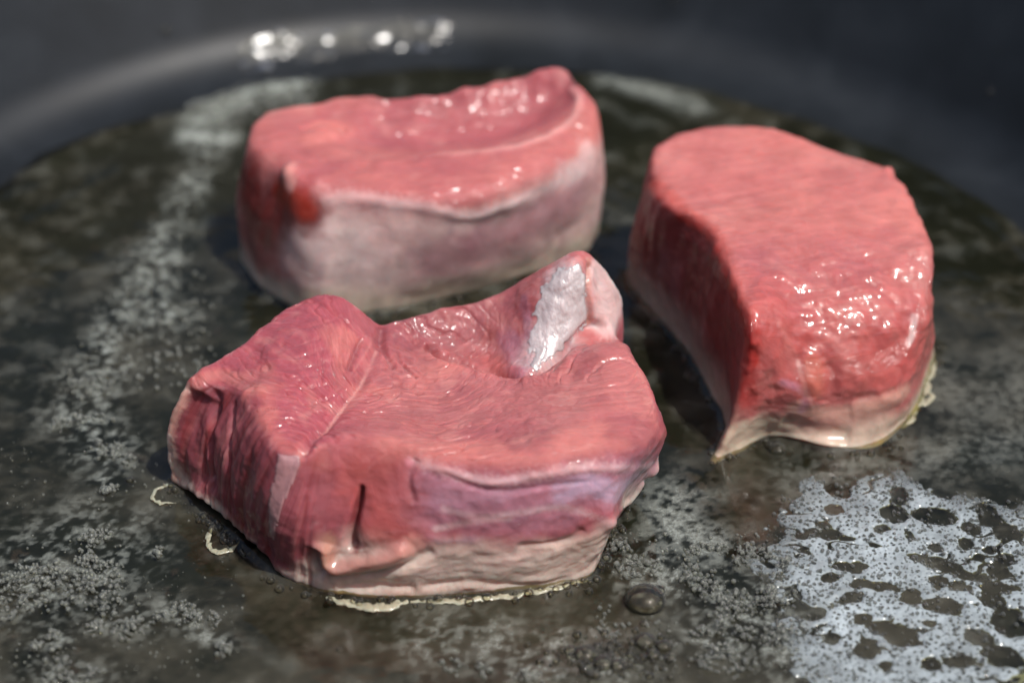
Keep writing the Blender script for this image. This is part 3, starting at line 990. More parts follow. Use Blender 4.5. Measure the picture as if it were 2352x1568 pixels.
p2.paint(ring, 0.07, np.array([0.54, 0.28, 0.26]), 0.75, 0.7, fade=True)
p2.groove(ring, 0.08, -0.05)
p2.paint([(740, 290), (780, 300), (720, 320)], 0.22, C_CORAL * 1.1, 0.7, 0.6)
p2.groove([(690, 300), (740, 285), (800, 305)], 0.08, 0.08)
p2.bump(750, 305, 0.3, 0.09)
# flank: membrane over the front, left end deep red with its shade painted in, cooked foot
arcn = fbm(np.stack([p2.arc * 0.9, zf * 0.8, zf * 0], 1), 4, 135)
fs = p2.side * sstep(-3.55, -3.2, P[:, 0] + 0.3 * (zf - 1.2) + 0.25 * arcn) * sstep(2.45, 1.75, zf + 0.2 * arcn)
p2.mixcol(fs * (0.92 + 0.3 * arcn), np.array([0.70, 0.53, 0.49]))
p2.mixcol(fs * 0.5 * sstep(0.2, 0.9, fbm(np.stack([p2.arc * 1.6, zf * 1.4, zf * 0], 1), 3, 137)), np.array([0.34, 0.15, 0.16]))
p2.mixcol(fs * 0.7 * sstep(0.1, 0.8, fbm(np.stack([p2.arc * 1.2, zf * 1.5, zf * 0 + 3], 1), 3, 139)), C_WHITE)
p2.paint([(1010, 600), (1120, 560), (1220, 510), (1310, 460)], 0.5, np.array([0.36, 0.17, 0.20]), 0.7, 0.8)
p2.paint([(745, 460), (830, 455), (920, 470), (1000, 480), (1075, 498), (1160, 475), (1240, 440), (1330, 395)], 0.10, C_WHITE, 0.6, 0.9, 0.6, wet=0.8)
p2.groove([(745, 462), (830, 457), (920, 472), (1000, 482), (1075, 500), (1160, 477), (1240, 442)], 0.10, -0.025)
p2.groove([(1000, 500), (1080, 520), (1200, 495), (1290, 440)], 0.16, 0.012)
p2.paint([(1290, 400), (1330, 390), (1352, 350)], 0.2, C_WHITE * 0.95, 0.6, 0.6)
p2.paint([(700, 600), (760, 540), (720, 660), (830, 640)], 0.55, C_WHITE * np.array([1.0, 1, 0.97]), 0.75, 0.8)
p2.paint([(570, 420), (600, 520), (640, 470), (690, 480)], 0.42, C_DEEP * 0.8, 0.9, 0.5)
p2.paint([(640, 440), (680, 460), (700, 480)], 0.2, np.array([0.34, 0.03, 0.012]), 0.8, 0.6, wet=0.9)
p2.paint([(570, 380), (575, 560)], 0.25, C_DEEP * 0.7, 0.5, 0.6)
p2.bump(668, 395, 0.16, 0.12)
p2.paint([(668, 385), (670, 425)], 0.12, C_PALE * 1.05, 0.8, 0.5, wet=0.9)
bd = 0.5 + 0.25 * arcn
p2.mixcol(p2.side * sstep(bd + 0.3, bd - 0.2, zf), np.array([0.58, 0.50, 0.40]))
fibv = noise(np.stack([p2.arc * 4.0 + zf * 0.8, zf * 0.6, zf * 0], 1), 12)
p2.disp += p2.side * 0.02 * fibv
p2.mixcol(fs * 0.35 * sstep(0.1, 0.8, fibv), C_MAUVE * 0.8)
p2.disp += 0.045 * fbm(P * 1.0, 2, 151) + 0.010 * p2.top * fbm(P * 4.0, 3, 152)
p2.disp += p2.top * 0.02 * fbm(np.stack([P[:, 0] * 1.5, P[:, 1] * 5, zf], 1), 3, 153)
p2.disp += sstep(2.2, 2.4, zf) * sstep(3.3, 3.9, P[:, 1]) * 0.05 * noise(P * 3.2, 155)
p2.wet += 0.15 + 0.4 * fbm(P * 1.3, 2, 161)
p2.mixcol(p2.top * 0.4 * sstep(0.15, 0.8, fbm(P * 1.3, 4, 163)), C_ROSE)
p2.mixcol(p2.top * 0.3 * sstep(0.2, 0.8, fbm(P * 1.9, 3, 164)), C_PALE)
p2.wet *= 1 - 0.35 * p2.top
p2.paint([(760, 432), (900, 440), (1060, 448), (1150, 430), (1280, 365)], 0.2, C_LEAN * 1.05, 0.3, 0.6, wet=1.0)
block = empty('meat_block', at(960, 560, 0))
tag(block, 'raw pink meat block behind the wide chop, white membrane on its front', 'meat')
p2.build('lean', block)
frill([(660, 722), (720, 738), (800, 742)], 0.06, 'cooked_edge', block, seed=13)

# ---- the rounded piece on the right
p3_cols = [
    ((1491, 400, 2.4), (1440, 640, 0)), ((1497, 345, 2.45), None), ((1530, 310, 2.5), None), ((1600, 288, 2.5), None), ((1680, 281, 2.5), None), ((1760, 286, 2.5), None),
    ((1840, 310, 2.5), None), ((1905, 335, 2.45), None), ((1990, 362, 2.45), None), ((2045, 388, 2.5), None), ((2092, 445, 2.45), None), ((2138, 535, 2.4), None),
    ((2147, 590, 2.35), None), ((2138, 695, 1.95), (2138, 800, 0), (2142, 755, 1.1)), ((2102, 810, 1.45), (2122, 880, 0), (2122, 845, 0.8)), ((2040, 862, 1.22), (2085, 965, 0), (2085, 910, 0.7)),
    ((1960, 886, 1.18), (2010, 1035, 0.03), (2018, 940, 0.65)), ((1880, 894, 1.18), (1910, 1030, 0.12), (1918, 950, 0.65)), ((1815, 884, 1.32), (1830, 1012, 0.15), (1830, 950, 0.7)),
    ((1768, 855, 1.62), (1765, 1008, 0.1), (1765, 942, 0.8)), ((1737, 805, 2.02), (1690, 1050, 0.0), (1722, 935, 0.92)), ((1718, 735, 2.42), (1628, 1066, 0), (1690, 940, 0.9)),
    ((1700, 695, 2.5), (1665, 985, 0), (1686, 880, 1.15)), ((1675, 640, 2.55), (1632, 915, 0), (1655, 800, 1.2)), ((1655, 585, 2.55), (1595, 850, 0)), ((1628, 528, 2.5), (1555, 790, 0)), ((1590, 498, 2.45), (1515, 745, 0)),
    ((1540, 472, 2.45), (1478, 705, 0)), ((1505, 440, 2.4), (1450, 672, 0)),
]
p3_in = [(1700, 400, 2.45), (1900, 500, 2.5), (1750, 560, 2.5), (1900, 590, 2.46), (2050, 560, 2.42), (1600, 380, 2.45), (1950, 400, 2.5),
         (1790, 660, 2.42), (1860, 640, 2.38), (1980, 640, 2.34), (1800, 715, 2.25), (1870, 700, 2.2), (1980, 700, 2.17), (2065, 680, 2.15), (1850, 765, 1.97), (1960, 765, 1.93),
         (2050, 752, 1.86), (1850, 835, 1.60), (1960, 830, 1.56), (1785, 795, 2.02)]
p3 = Piece(p3_cols, (1830, 540, 2.5), p3_in, nu=600, n_side=120, n_top=130, sig=13.0, bulge=0.1, lam=0.01)
P = p3.V
zf = P[:, 2]
p3.mixcol(0.45 + 0.6 * fbm(P * 0.6, 3, 231), C_CORAL)
p3.mixcol(0.4 * p3.top * sstep(0.1, 0.7, fbm(P * 0.7, 3, 233)), C_PALE)
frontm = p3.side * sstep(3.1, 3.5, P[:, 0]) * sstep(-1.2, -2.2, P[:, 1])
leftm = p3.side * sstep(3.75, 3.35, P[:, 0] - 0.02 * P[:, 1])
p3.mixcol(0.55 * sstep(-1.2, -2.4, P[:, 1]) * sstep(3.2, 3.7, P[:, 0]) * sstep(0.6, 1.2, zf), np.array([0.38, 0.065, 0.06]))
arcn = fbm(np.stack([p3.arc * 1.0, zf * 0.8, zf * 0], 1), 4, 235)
p3.mixcol(leftm * 0.95, np.array([0.19, 0.028, 0.028]))  # left face turned from the sun, its shade put into the colour
fibv = noise(np.stack([p3.arc * 3.5 - zf * 0.8, zf * 0.35, zf * 0], 1), 22)
p3.mixcol(leftm * sstep(-0.1, 0.8, fibv) * sstep(2.0, 1.2, zf) * 0.5, np.array([0.36, 0.19, 0.19]))
p3.mixcol(leftm * sstep(1.3, 0.4, zf + 0.35 * arcn) * 0.8, np.array([0.42, 0.29, 0.24]))
p3.disp += leftm * 0.035 * fibv
p3.paint([(1500, 420), (1580, 495), (1640, 540), (1665, 610), (1690, 680), (1718, 740), (1728, 830)], 0.13, np.array([0.36, 0.03, 0.018]), 0.75, 0.6, wet=0.8)
p3.paint([(1720, 760), (1716, 850), (1720, 920)], 0.14, np.array([0.36, 0.035, 0.03]), 0.7, 0.6)
bd = 0.42 + 0.25 * arcn
p3.mixcol(p3.side * sstep(bd + 0.4, bd - 0.2, zf), np.array([0.52, 0.42, 0.33]))
p3.paint([(1760, 985), (1690, 1010), (1640, 1060)], 0.3, np.array([0.54, 0.45, 0.34]), 0.9, 0.5, wet=0.8)
p3.paint([(1830, 935), (1920, 950), (2030, 920), (2080, 900)], 0.14, np.array([0.5, 0.32, 0.25]), 0.7, 0.7, wet=0.9)
p3.paint([(1800, 880), (1850, 900), (1840, 940)], 0.06, C_MAUVE * 1.1, 0.6, 0.7)
# the front: lumps, a pale tongue, glistening relief
p3.bump(1865, 875, 0.26, 0.12, (1.4, 1, 0.7))
p3.paint([(1868, 840), (1862, 890)], 0.17, np.array([0.46, 0.14, 0.10]), 0.8, 0.5, wet=0.9)
p3.paint([(1835, 830), (1845, 880), (1865, 930)], 0.03, C_PALE * 1.1, 0.7, 0.7)
p3.groove([(1835, 810), (1840, 870), (1855, 915)], 0.09, 0.03)
p3.groove([(1895, 830), (1912, 880), (1890, 925)], 0.11, 0.035)
p3.groove([(1730, 790), (1760, 860), (1790, 910)], 0.14, 0.05)
p3.groove([(1960, 915), (2010, 908), (2060, 890)], 0.07, 0.03)
p3.groove([(1950, 945), (2010, 930), (2075, 905)], 0.14, -0.04)
p3.groove([(1790, 965), (1870, 985), (1960, 1000)], 0.14, 0.07)
roll = sstep(-0.2, -1.4, P[:, 1]) * sstep(3.3, 3.8, P[:, 0]) * sstep(0.6, 1.0, zf)
p3.disp += roll * (0.045 * fbm(P * 1.7, 2, 241) + 0.022 * noise(P * 5.0, 243) + 0.008 * noise(P * 11.0, 244))
p3.wet += roll * 0.6 + 0.3 * fbm(P * 1.3, 2, 261) - 0.1
p3.wet *= 1 - 0.4 * p3.top * (1 - roll)
p3.paint([(2100, 730), (2095, 780)], 0.07, C_WHITE * 1.05, 0.8, 0.5, wet=1.0)
p3.disp += 0.04 * fbm(P * 1.0, 3, 251) + 0.012 * fbm(P * 4.0, 3, 252)
wr = fbm(np.stack([P[:, 0] * 1.0 - P[:, 1] * 0.6, P[:, 1] * 4.5 + P[:, 0] * 2.0, zf], 1), 3, 253)
p3.disp += p3.top * 0.016 * wr
p3.mixcol(p3.top * 0.25 * sstep(0.1, 0.9, wr), C_PALE)
p3.mixcol(p3.top * (1 - roll) * 0.4, np.array([0.52, 0.19, 0.165]))
p3.mixcol(p3.top * 0.2 * sstep(0.0, -0.9, wr), C_DEEP * 1.4)
p3.mixcol(p3.top * 0.4 * sstep(0.15, 0.8, fbm(P * 1.3, 4, 263)), C_LEAN)
p3.bump(2045, 388, 0.1, 0.08)
p3.disp += sstep(2.0, 2.3, zf) * sstep(5.9, 6.4, P[:, 0]) * 0.04 * noise(P * 3.0, 255)
fillet = empty('meat_fillet', at(1830, 800, 0))
tag(fillet, 'tall rounded raw red meat piece with glistening front and pale pointed tail', 'meat')
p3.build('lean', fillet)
frill([(2142, 800), (2140, 850), (2122, 905), (2092, 958), (2072, 985)], 0.07, 'cooked_edge', fillet, seed=21)
frill([(2135, 890), (2140, 915), (2122, 930), (2104, 915), (2110, 892), (2130, 888)], 0.05, 'protein_thread', fillet, seed=22)

PIECES = [p1, p2, p3]

# ------------------------------------------------------------------ oil over the floor of the pan
ST = 0.042
gx = np.arange(-11.8, 10.8, ST)
gy = np.arange(-10.5, 10.4, ST)
X, Y = np.meshgrid(gx, gy)
G = np.stack([X.ravel(), Y.ravel(), np.zeros(X.size)], 1)
rad = np.linalg.norm(G[:, :2] - PAN_C, axis=1)
dm = np.full(len(G), 9.0)
for p in PIECES:
    L = p.P.reshape(p.nv, p.nu, 3)[14 + 6][::6, :2]
    L = np.vstack([L, L[:1]])
    lo, hi = L.min(0) - 1.5, L.max(0) + 1.5
    idx = np.where(np.all((G[:, :2] > lo) & (G[:, :2] < hi), axis=1))[0]
    s = inside(G[idx, :2], L[:-1])
    dm[idx] = np.minimum(dm[idx], -s)
OIL_Z = 0.075
zo = OIL_Z + 0.008 * fbm(G * 0.9, 3, 301) + 0.006 * fbm(G * 2.4, 2, 302)
zo += 0.07 * np.exp(-np.maximum(dm, 0) / 0.11)
# the pool thins out towards the wall, with a lobed rim at the back left
lim = 10.75 + 0.25 * fbm(G * 0.35, 3, 303)
for (c, a) in (((90, 330), 0.35), ((300, 300), 0.25), ((600, 190), 0.2)):
    q = at(*c)
    lim += a * np.exp(-((G[:, 0] - q[0]) ** 2 + (G[:, 1] - q[1]) ** 2) / 1.2)
zo = zo - 0.13 * sstep(lim - 0.35, lim + 0.05, rad) + 0.03 * np.exp(-((rad - lim + 0.45) / 0.16) ** 2)
# folds in the pool (darker lines at the back left)
for pts in ([(20, 440), (140, 420), (240, 395)], [(60, 500), (150, 450), (260, 385)], [(30, 370), (110, 310), (240, 285)]):
    L = np.array([at(*p) for p in pts])
    d, t = poly_dist(G, L)
    zo += 0.03 * np.exp(-(d / 0.22) ** 2)
milk = np.zeros(len(G))
n_m = fbm(G * 1.6, 4, 310)
n_f = fbm(G * 6.5, 3, 312, 0.6)


def smear(pts, w, k, f0=-0.2, f1=0.5):
    global milk
    L = np.array([at(*p) for p in pts])
    d, t = poly_dist(G, L)
    m = k * np.exp(-(d / (w * (1 + 0.4 * n_m))) ** 2) * sstep(f0, f1, n_f + 0.4 * n_m)
    milk = np.maximum(milk, m)


smear([(480, 340), (440, 440), (370, 560), (310, 660), (260, 760), (220, 860)], 0.3, 0.6)
smear([(360, 600), (330, 700), (380, 740)], 0.5, 0.6)
smear([(470, 280), (560, 225), (680, 205)], 0.35, 0.9, -0.6, 0.1)
smear([(440, 320), (500, 325)], 0.3, 0.95, -0.8, 0.0)
smear([(1400, 195), (1500, 220), (1600, 255)], 0.3, 0.45, -0.8, 0.1)
smear([(230, 860), (180, 960), (250, 1050)], 0.5, 0.55)
smear([(60, 1300), (150, 1250), (240, 1220), (220, 1350)], 0.7, 0.4)
smear([(1560, 1150), (1540, 1230), (1640, 1260)], 0.5, 0.55, -0.5, 0.3)
smear([(1500, 1330), (1600, 1330), (1700, 1400), (1780, 1500)], 0.6, 0.5)
smear([(1850, 1110), (2000, 1080), (2200, 1050), (2350, 1020)], 0.6, 0.22, -0.8, 0.6)
smear([(2150, 900), (2250, 950), (2352, 900)], 0.9, 0.18, -0.9, 0.7)
smear([(1000, 1480), (1250, 1500), (1400, 1540)], 0.6, 0.35)
CLUMPS = [
    (85, 1345, 1.5, 420, 'broad grey froth clump at the far left edge of the pan floor', (1, 1.1), 0.3),
    (220, 1330, 1.0, 260, 'upright froth clump left of the dark painted reflection beside the chop', (0.8, 1.2), 0),
    (228, 1225, 0.75, 180, 'rounded froth mound, topmost of the near left column of froth', (0.8, 1.2), 0),
    (105, 1305, 0.5, 110, 'small froth knot above the broad clump at far left', (1, 1), 0),
    (250, 1035, 0.7, 150, 'pale froth tuft left of the chop with dark oil streak under it', (1, 1.1), 0),
    (240, 1105, 0.4, 80, 'small round froth knot left of the white protein thread', (1, 1), 0),
    (275, 1430, 0.8, 200, 'ragged froth clump in the near left, under the upright clump', (1.2, 0.9), -0.3),
    (405, 1420, 0.75, 170, 'slanting froth strip in the near left with dark edge', (1.3, 0.6), -0.7),
    (485, 1475, 0.5, 90, 'tapering froth strip nearest the front edge of the picture', (1.3, 0.6), -0.4),
    (360, 1272, 0.35, 70, 'single dark froth knot left of the shadow under the chop', (1, 1), 0),
    (215, 865, 0.9, 220, 'bright froth patch at the foot of the blurred streak on the left', (1.2, 1.2), 0),
    (170, 960, 0.7, 110, 'loose pale froth between the streak and the left edge', (1, 1.2), 0),
    (120, 1480, 0.45, 80, 'small froth knot at the very front left', (1.3, 0.8), 0),
    (150, 1560, 0.8, 160, 'froth clump cut by the bottom edge at left', (1.4, 0.8), 0),
    (1440, 1295, 0.45, 80, 'small froth speck right of the chop front corner', (1.3, 0.6), 0),
    (1530, 1280, 0.7, 150, 'grey froth strip between the chop and the white foam', (1.4, 0.6), -0.2),
    (1620, 1260, 0.5, 90, 'light froth tuft beside the brown stain', (1.1, 0.7), 0),
    (1735, 1270, 0.8, 200, 'thick froth ridge on the left edge of the foam', (1.4, 0.6), -0.4),
    (1640, 1350, 0.9, 230, 'long froth drift left of the foam sheet', (0.7, 1.3), 0.4),
    (1760, 1370, 0.8, 200, 'froth bank touching the foam sheet from the left', (1.2, 0.8), 0.3),
    (1650, 1480, 0.9, 230, 'white froth drift at the front, left of the foam', (1.3, 0.8), -0.5),
    (1770, 1470, 0.9, 230, 'crisp white froth bank at the front edge of the foam', (1.1, 1.0), 0),
    (1230, 1545, 0.7, 120, 'thin froth at the bottom edge below the chop', (1.5, 0.7), 0),
]
for (px, py, w, n, lab, st, ro) in CLUMPS:          # thin milky film round every froth clump
    c = at(px, py)
    q = (G[:, :2] - c[:2]) @ np.array([[math.cos(ro), -math.sin(ro)], [math.sin(ro), math.cos(ro)]]) / (np.array(st) * w * 0.55)
    milk = np.maximum(milk, 0.48 * np.exp(-(q ** 2).sum(1)) * sstep(-0.1, 0.4, n_f + 0.3 * n_m))
milk = np.maximum(milk, 0.10 * sstep(0.0, 0.9, n_m))
milk = np.maximum(milk, 0.10 * sstep(0.5, 1.1, n_f))
brown = 0.6 * sstep(0.55, 0.75, fbm(G * 3.4, 3, 320)) * sstep(-0.2, 0.4, fbm(G * 0.5, 2, 321))
for pts, w, k in (([(1600, 1120), (1700, 1180), (1800, 1250), (1720, 1240)], 0.4, 0.8), ([(560, 1260), (640, 1340), (700, 1420)], 0.5, 0.5), ([(330, 1060), (300, 1050)], 0.1, 0.8)):  # stains, and in the middle entry the chop's dark reflection painted in
    L = np.array([at(*p) for p in pts])
    d, t = poly_dist(G, L)
    brown = np.maximum(brown, k * np.exp(-(d / w) ** 2) * sstep(-0.3, 0.4, n_f))
sky_haze = np.clip(0.17 + 0.34 * fbm(G * 0.45, 3, 330) + 0.22 * n_m + 0.12 * n_f - 0.05 * (G[:, 1] + 2) / 3, 0.0, 0.75)  # painted stand-in for sky reflection, thinning towards the back
G[:, 2] = zo
nx_, ny_ = len(gx), len(gy)
Q = grid_quads(nx_, ny_, wrap=False)
keep = ((rad < PAN_R + 0.25)[Q].all(1)) & ((dm > -0.25)[Q].any(1)) & ((zo > -0.03)[Q].any(1))
Q = Q[keep]
used, inv = np.unique(Q, return_inverse=True)
Qo = inv.reshape(-1, 4)
oil = mesh_obj('cooking_oil', G[used], Qo, M_OIL, attrs={'milk': milk[used], 'brown': brown[used], 'sky_haze': sky_haze[used]})
tag(oil, 'thin film of hot olive-tinted oil with milky smears over the pan floor', 'oil', kind='stuff')


def oil_z(x, y):
    i = int(round((x - gx[0]) / ST)); j = int(round((y - gy[0]) / ST))
    i = min(max(i, 0), nx_ - 1); j = min(max(j, 0), ny_ - 1)
    return zo[j * nx_ + i]


# a wet streak of oil caught where the floor turns up into the wall, at the back
a0, a1 = math.radians(91), math.radians(116)
na, nb = 260, 60
aa = np.linspace(a0, a1, na)
ff = np.linspace(0.16, 0.9, nb)
AA, FF = np.meshgrid(aa, ff)
phi = FF.ravel() * wall_a
e_r, e_z = -np.sin(phi), np.cos(phi)
ar = AA.ravel()
Wp = np.stack([ar * 11.5, FF.ravel() * 1.5, ar * 0], 1)
sh = np.minimum(np.minimum((ar - a0) * 11.5, (a1 - ar) * 11.5), np.minimum((FF.ravel() - 0.18) * 2.2, (0.88 - FF.ravel()) * 2.2))
em = sstep(0.05, 0.55, sh + 0.35 * fbm(Wp * np.array([1.2, 2.0, 1]), 3, 603))
off = -0.03 + em * (0.06 + 0.02 * fbm(Wp * np.array([1.6, 2.0, 1]), 2, 611) + 0.035 * noise(Wp * np.array([3.0, 3.4, 1]), 612))
pr = PAN_R + fil * np.sin(phi) + e_r * off
pz = fil * (1 - np.cos(phi)) + e_z * off
V = np.stack([PAN_C[0] + pr * np.cos(ar), PAN_C[1] + pr * np.sin(ar), pz], 1)
film = mesh_obj('oil_streak', V, grid_quads(na, nb, wrap=False), M_CLEAR)
tag(film, 'glinting streak of oil clinging to the back wall of the pan', 'oil')


# ------------------------------------------------------------------ bubbles, froth and foam
def unit_sphere(nr, ns):
    th = np.linspace(0, np.pi, nr + 1)
    V = [(0, 0, 1)]
    for t in th[1:-1]:
        for k in range(ns):
            a = 2 * np.pi * k / ns
            V.append((math.sin(t) * math.cos(a), math.sin(t) * math.sin(a), math.cos(t)))
    V.append((0, 0, -1))
    F = [(0, 1 + k, 1 + (k + 1) % ns) for k in range(ns)]
    for r in range(nr - 2):
        for k in range(ns):
            a, b = 1 + r * ns + k, 1 + r * ns + (k + 1) % ns
            F += [(a, a + ns, b + ns), (a, b + ns, b)]
    e = len(V) - 1
    o = 1 + (nr - 2) * ns
    F += [(e, o + (k + 1) % ns, o + k) for k in range(ns)]
    return np.array(V), np.array(F)


SPH_S = unit_sphere(5, 7)
SPH_M = unit_sphere(5, 9)
SPH_L = unit_sphere(14, 26)


def spheres(C, R, sph):
    v, f = sph
    C = np.asarray(C); R = np.asarray(R)
    V = (C[:, None] + R[:, None, None] * v[None]).reshape(-1, 3)
    F = (f[None] + (np.arange(len(C)) * len(v))[:, None, None]).reshape(-1, 3)
    return V, F


def clump(px, py, w, n, seed, rr=(0.008, 0.045), h=0.6, stretch=(1.0, 1.0), rot=0.0):
    """a mound of tiny bubbles about w cm across"""
    r = np.random.default_rng(seed)
    c = at(px, py, 0.1)
    k = max(2, int(w * 7))
    sub = r.normal(0, w * 0.3, (k, 2)) * np.array(stretch)
    cs, sn = math.cos(rot), math.sin(rot)
    sub = sub @ np.array([[cs, sn], [-sn, cs]])
    C, R = [], []
    for i in range(n):
        s = sub[r.integers(k)]
        q = s + r.normal(0, w * 0.11, 2)
        rad_ = rr[0] + (rr[1] - rr[0]) * r.random() ** 2.2
        x, y = c[0] + q[0], c[1] + q[1]
        hh = h * w * 0.25 * math.exp(-np.sum((q - s) ** 2) / (w * 0.14) ** 2) * r.random()
        C.append((x, y, oil_z(x, y) + rad_ * 0.3 + hh)); R.append(rad_)
    V, F = spheres(C, R, SPH_M)
    return V, F


for i, (px, py, w, n, lab, st, ro) in enumerate(CLUMPS):
    V, F = clump(px, py, w, int(n * 0.85), 500 + i, stretch=st, rot=ro)
    o = mesh_obj('froth_clump', V, F, M_FROTH)
    tag(o, lab, 'froth', 'froth clumps on the oil')

# loose froth specks all over
C, R = [], []
STREAK = np.array([at(*p)[:2] for p in [(490, 320), (440, 440), (380, 560), (300, 680), (255, 780), (225, 870)]])
for k in range(420):
    t = rng.random() * 4.999
    i = int(t)
    q = STREAK[i] * (1 - t + i) + STREAK[i + 1] * (t - i) + rng.normal(0, 0.10 + 0.06 * i, 2)
    r = 0.01 + 0.03 * rng.random() ** 2
    C.append((*q, oil_z(*q) + r * 0.3)); R.append(r)
for k in range(300):
    c = at(rng.uniform(280, 480), rng.uniform(600, 900))
    q = c[:2] + rng.normal(0, 0.1, 2)
    r = 0.012 + 0.04 * rng.random() ** 2
    C.append((*q, oil_z(*q) + r * 0.3)); R.append(r)
for k in range(420):
    q = at(rng.uniform(430, 720), rng.normal(250, 30))[:2]
    r = 0.02 + 0.05 * rng.random() ** 2
    C.append((*q, oil_z(*q) + r * 0.3)); R.append(r)
for k in range(1500):
    q = at(rng.uniform(-50, 560), rng.uniform(1000, 1570))[:2]
    if noise(np.array([[q[0] * 1.3, q[1] * 1.3, 0]]), 9)[0] < rng.uniform(-0.2, 0.5): continue
    r = 0.006 + 0.02 * rng.random() ** 3
    C.append((*q, oil_z(*q) + r * 0.3)); R.append(r)
for k in range(1800):
    q = at(rng.uniform(1360, 1900), rng.uniform(1220, 1570))[:2]
    if noise(np.array([[q[0] * 1.3, q[1] * 1.3, 0]]), 19)[0] < rng.uniform(-0.3, 0.5): continue
    r = 0.008 + 0.03 * rng.random() ** 3
    C.append((*q, oil_z(*q) + r * 0.3)); R.append(r)
C = np.array(C); R = np.array(R)
V, F = spheres(C, R, SPH_S)
tag(mesh_obj('froth_specks', V, F, M_FROTH), 'loose specks of froth strewn over the oil', 'froth', kind='stuff')

# grease spattered up the wall of the pan
C, R = [], []
for k in range(70):
    a = rng.uniform(math.radians(35), math.radians(150))
    t = rng.random() ** 1.5
    z = 0.75 + 3.6 * t
    rr_ = r0 + (z - z0) / math.tan(wall_a)
    C.append((PAN_C[0] + rr_ * math.cos(a), PAN_C[1] + rr_ * math.sin(a), z)); R.append(0.02 + 0.07 * rng.random() ** 3)
V, F = spheres(np.array(C), np.array(R), SPH_M)
tag(mesh_obj('grease_spatter', V, F, M_BUBBLE), 'tiny grease droplets spattered on the back wall of the pan', 'grease', kind='stuff')

# the sheet of white foam at the lower right
HOLES = [(1610, 435, 50, 40, 0), (1220, 520, 36, 20, 10), (1590, 550, 65, 40, 45), (1820, 560, 115, 42, 22), (2140, 560, 55, 50, 0), (2260, 660, 85, 48, 10),
         (2030, 640, 55, 48, 0), (2015, 712, 50, 34, 0), (1505, 640, 32, 24, 30), (1680, 675, 28, 24, 0), (1815, 740, 50, 28, 0), (2150, 755, 50, 28, 0),
         (2225, 815, 50, 30, 20), (2200, 895, 48, 40, 0), (1760, 815, 75, 16, 12), (1900, 860, 110, 20, 20), (2060, 920, 110, 26, 20), (2200, 975, 110, 34, 10),
         (1320, 690, 40, 14, 0), (1315, 855, 72, 16, 0), (1490, 970, 90, 22, 5), (1200, 920, 45, 26, -20), (1330, 1050, 100, 26, -30), (1690, 1045, 45, 38, 0),
         (1880, 1090, 115, 48, 10), (2150, 1050, 80, 46, 0), (2270, 1190, 100, 85, 0), (1400, 1165, 70, 36, 20), (1510, 1210, 120, 34, 20), (1650, 1280, 95, 56, 10),
         (1410, 1345, 55, 36, 0), (1850, 940, 60, 36, 15), (1960, 970, 70, 30, 15), (2100, 1280, 90, 40, 30), (2220, 1380, 110, 60, 25), (1985, 1420, 80, 28, 0),
         (1800, 1440, 50, 40, 0), (1540, 1445, 34, 42, 0), (1230, 1270, 60, 48, 0), (1480, 730, 75, 15, 18), (1190, 668, 60, 22, 10), (1090, 660, 40, 30, 0),
         (1160, 610, 30, 18, 0), (1000, 1100, 70, 40, -20), (1100, 1130, 60, 30, 0)]
FP = [(1812, 1170), (1850, 1125), (1930, 1108), (2040, 1100), (2120, 1112), (2200, 1145), (2290, 1165), (2480, 1190), (2560, 1700), (1860, 1700), (1840, 1590),
      (1810, 1520), (1800, 1450), (1790, 1400), (1760, 1370), (1755, 1310), (1775, 1260), (1790, 1215)]
FP3 = np.array([at(*p)[:2] for p in FP])
SF = 0.0125
fx = np.arange(FP3[:, 0].min() - 1.1, min(FP3[:, 0].max() + 0.3, 9.6), SF)
fy = np.arange(max(FP3[:, 1].min() - 0.2, -9.6), FP3[:, 1].max() + 0.5, SF)
XX, YY = np.meshgrid(fx, fy)
FG = np.stack([XX.ravel(), YY.ravel(), np.zeros(XX.size)], 1)
fn = fbm(FG * 2.2, 4, 401)
fn2 = fbm(FG * 7.0, 3, 403)
mask = inside(FG[:, :2], FP3) - 0.12 + 0.62 * fbm(FG * 1.2, 4, 407) + 0.25 * fn + 0.08 * fn2
for (zx, zy, rx, ry, ro) in HOLES:
    c = at(1435.5 + zx * 0.3897, 976 + zy * 0.3897)
    ex = at(1435.5 + (zx + rx) * 0.3897, 976 + zy * 0.3897)[0] - c[0]
    ey = c[1] - at(1435.5 + zx * 0.3897, 976 + (zy + ry) * 0.3897)[1]
    a = -math.radians(ro)
    dx, dy = FG[:, 0] - c[0], FG[:, 1] - c[1]
    u = dx * math.cos(a) + dy * math.sin(a)
    v = -dx * math.sin(a) + dy * math.cos(a)
    hd = (np.sqrt((u / ex) ** 2 + (v / ey) ** 2) - 1) * min(ex, ey) + 0.09 * fn + 0.03 * fn2
    mask = np.minimum(mask, hd)
chan = np.abs(fbm(FG * np.array([1.3, 2.0, 1]), 3, 409))
mask = np.minimum(mask, (chan - 0.05) * 0.5 + 0.25 * sstep(0.35, -0.2, fbm(FG * 0.9, 2, 411)))
mask = np.minimum(mask, 0.10 * (fn2 + 1.15) + 0.03)
thick = sstep(0.0, 0.035, mask) * (0.75 + 0.25 * np.clip(fn, -1, 1))
thick *= 0.45 + 0.55 * sstep(-0.1, 0.7, inside(FG[:, :2], FP3) + 0.2 * fn)
oz = OIL_Z + 0.008 * fbm(FG * 0.9, 3, 301) + 0.004 * fbm(FG * 3.5, 3, 302)
FG[:, 2] = oz - 0.01 + 0.03 * sstep(-0.02, 0.08, mask) + 0.006 * fn2
QF = grid_quads(len(fx), len(fy), wrap=False)
QF = QF[(mask[QF] > -0.02).all(1)]
used, inv = np.unique(QF, return_inverse=True)
C, R = [], []
fmask = mask.reshape(len(fy), len(fx))
fzz = FG[:, 2].reshape(len(fy), len(fx))
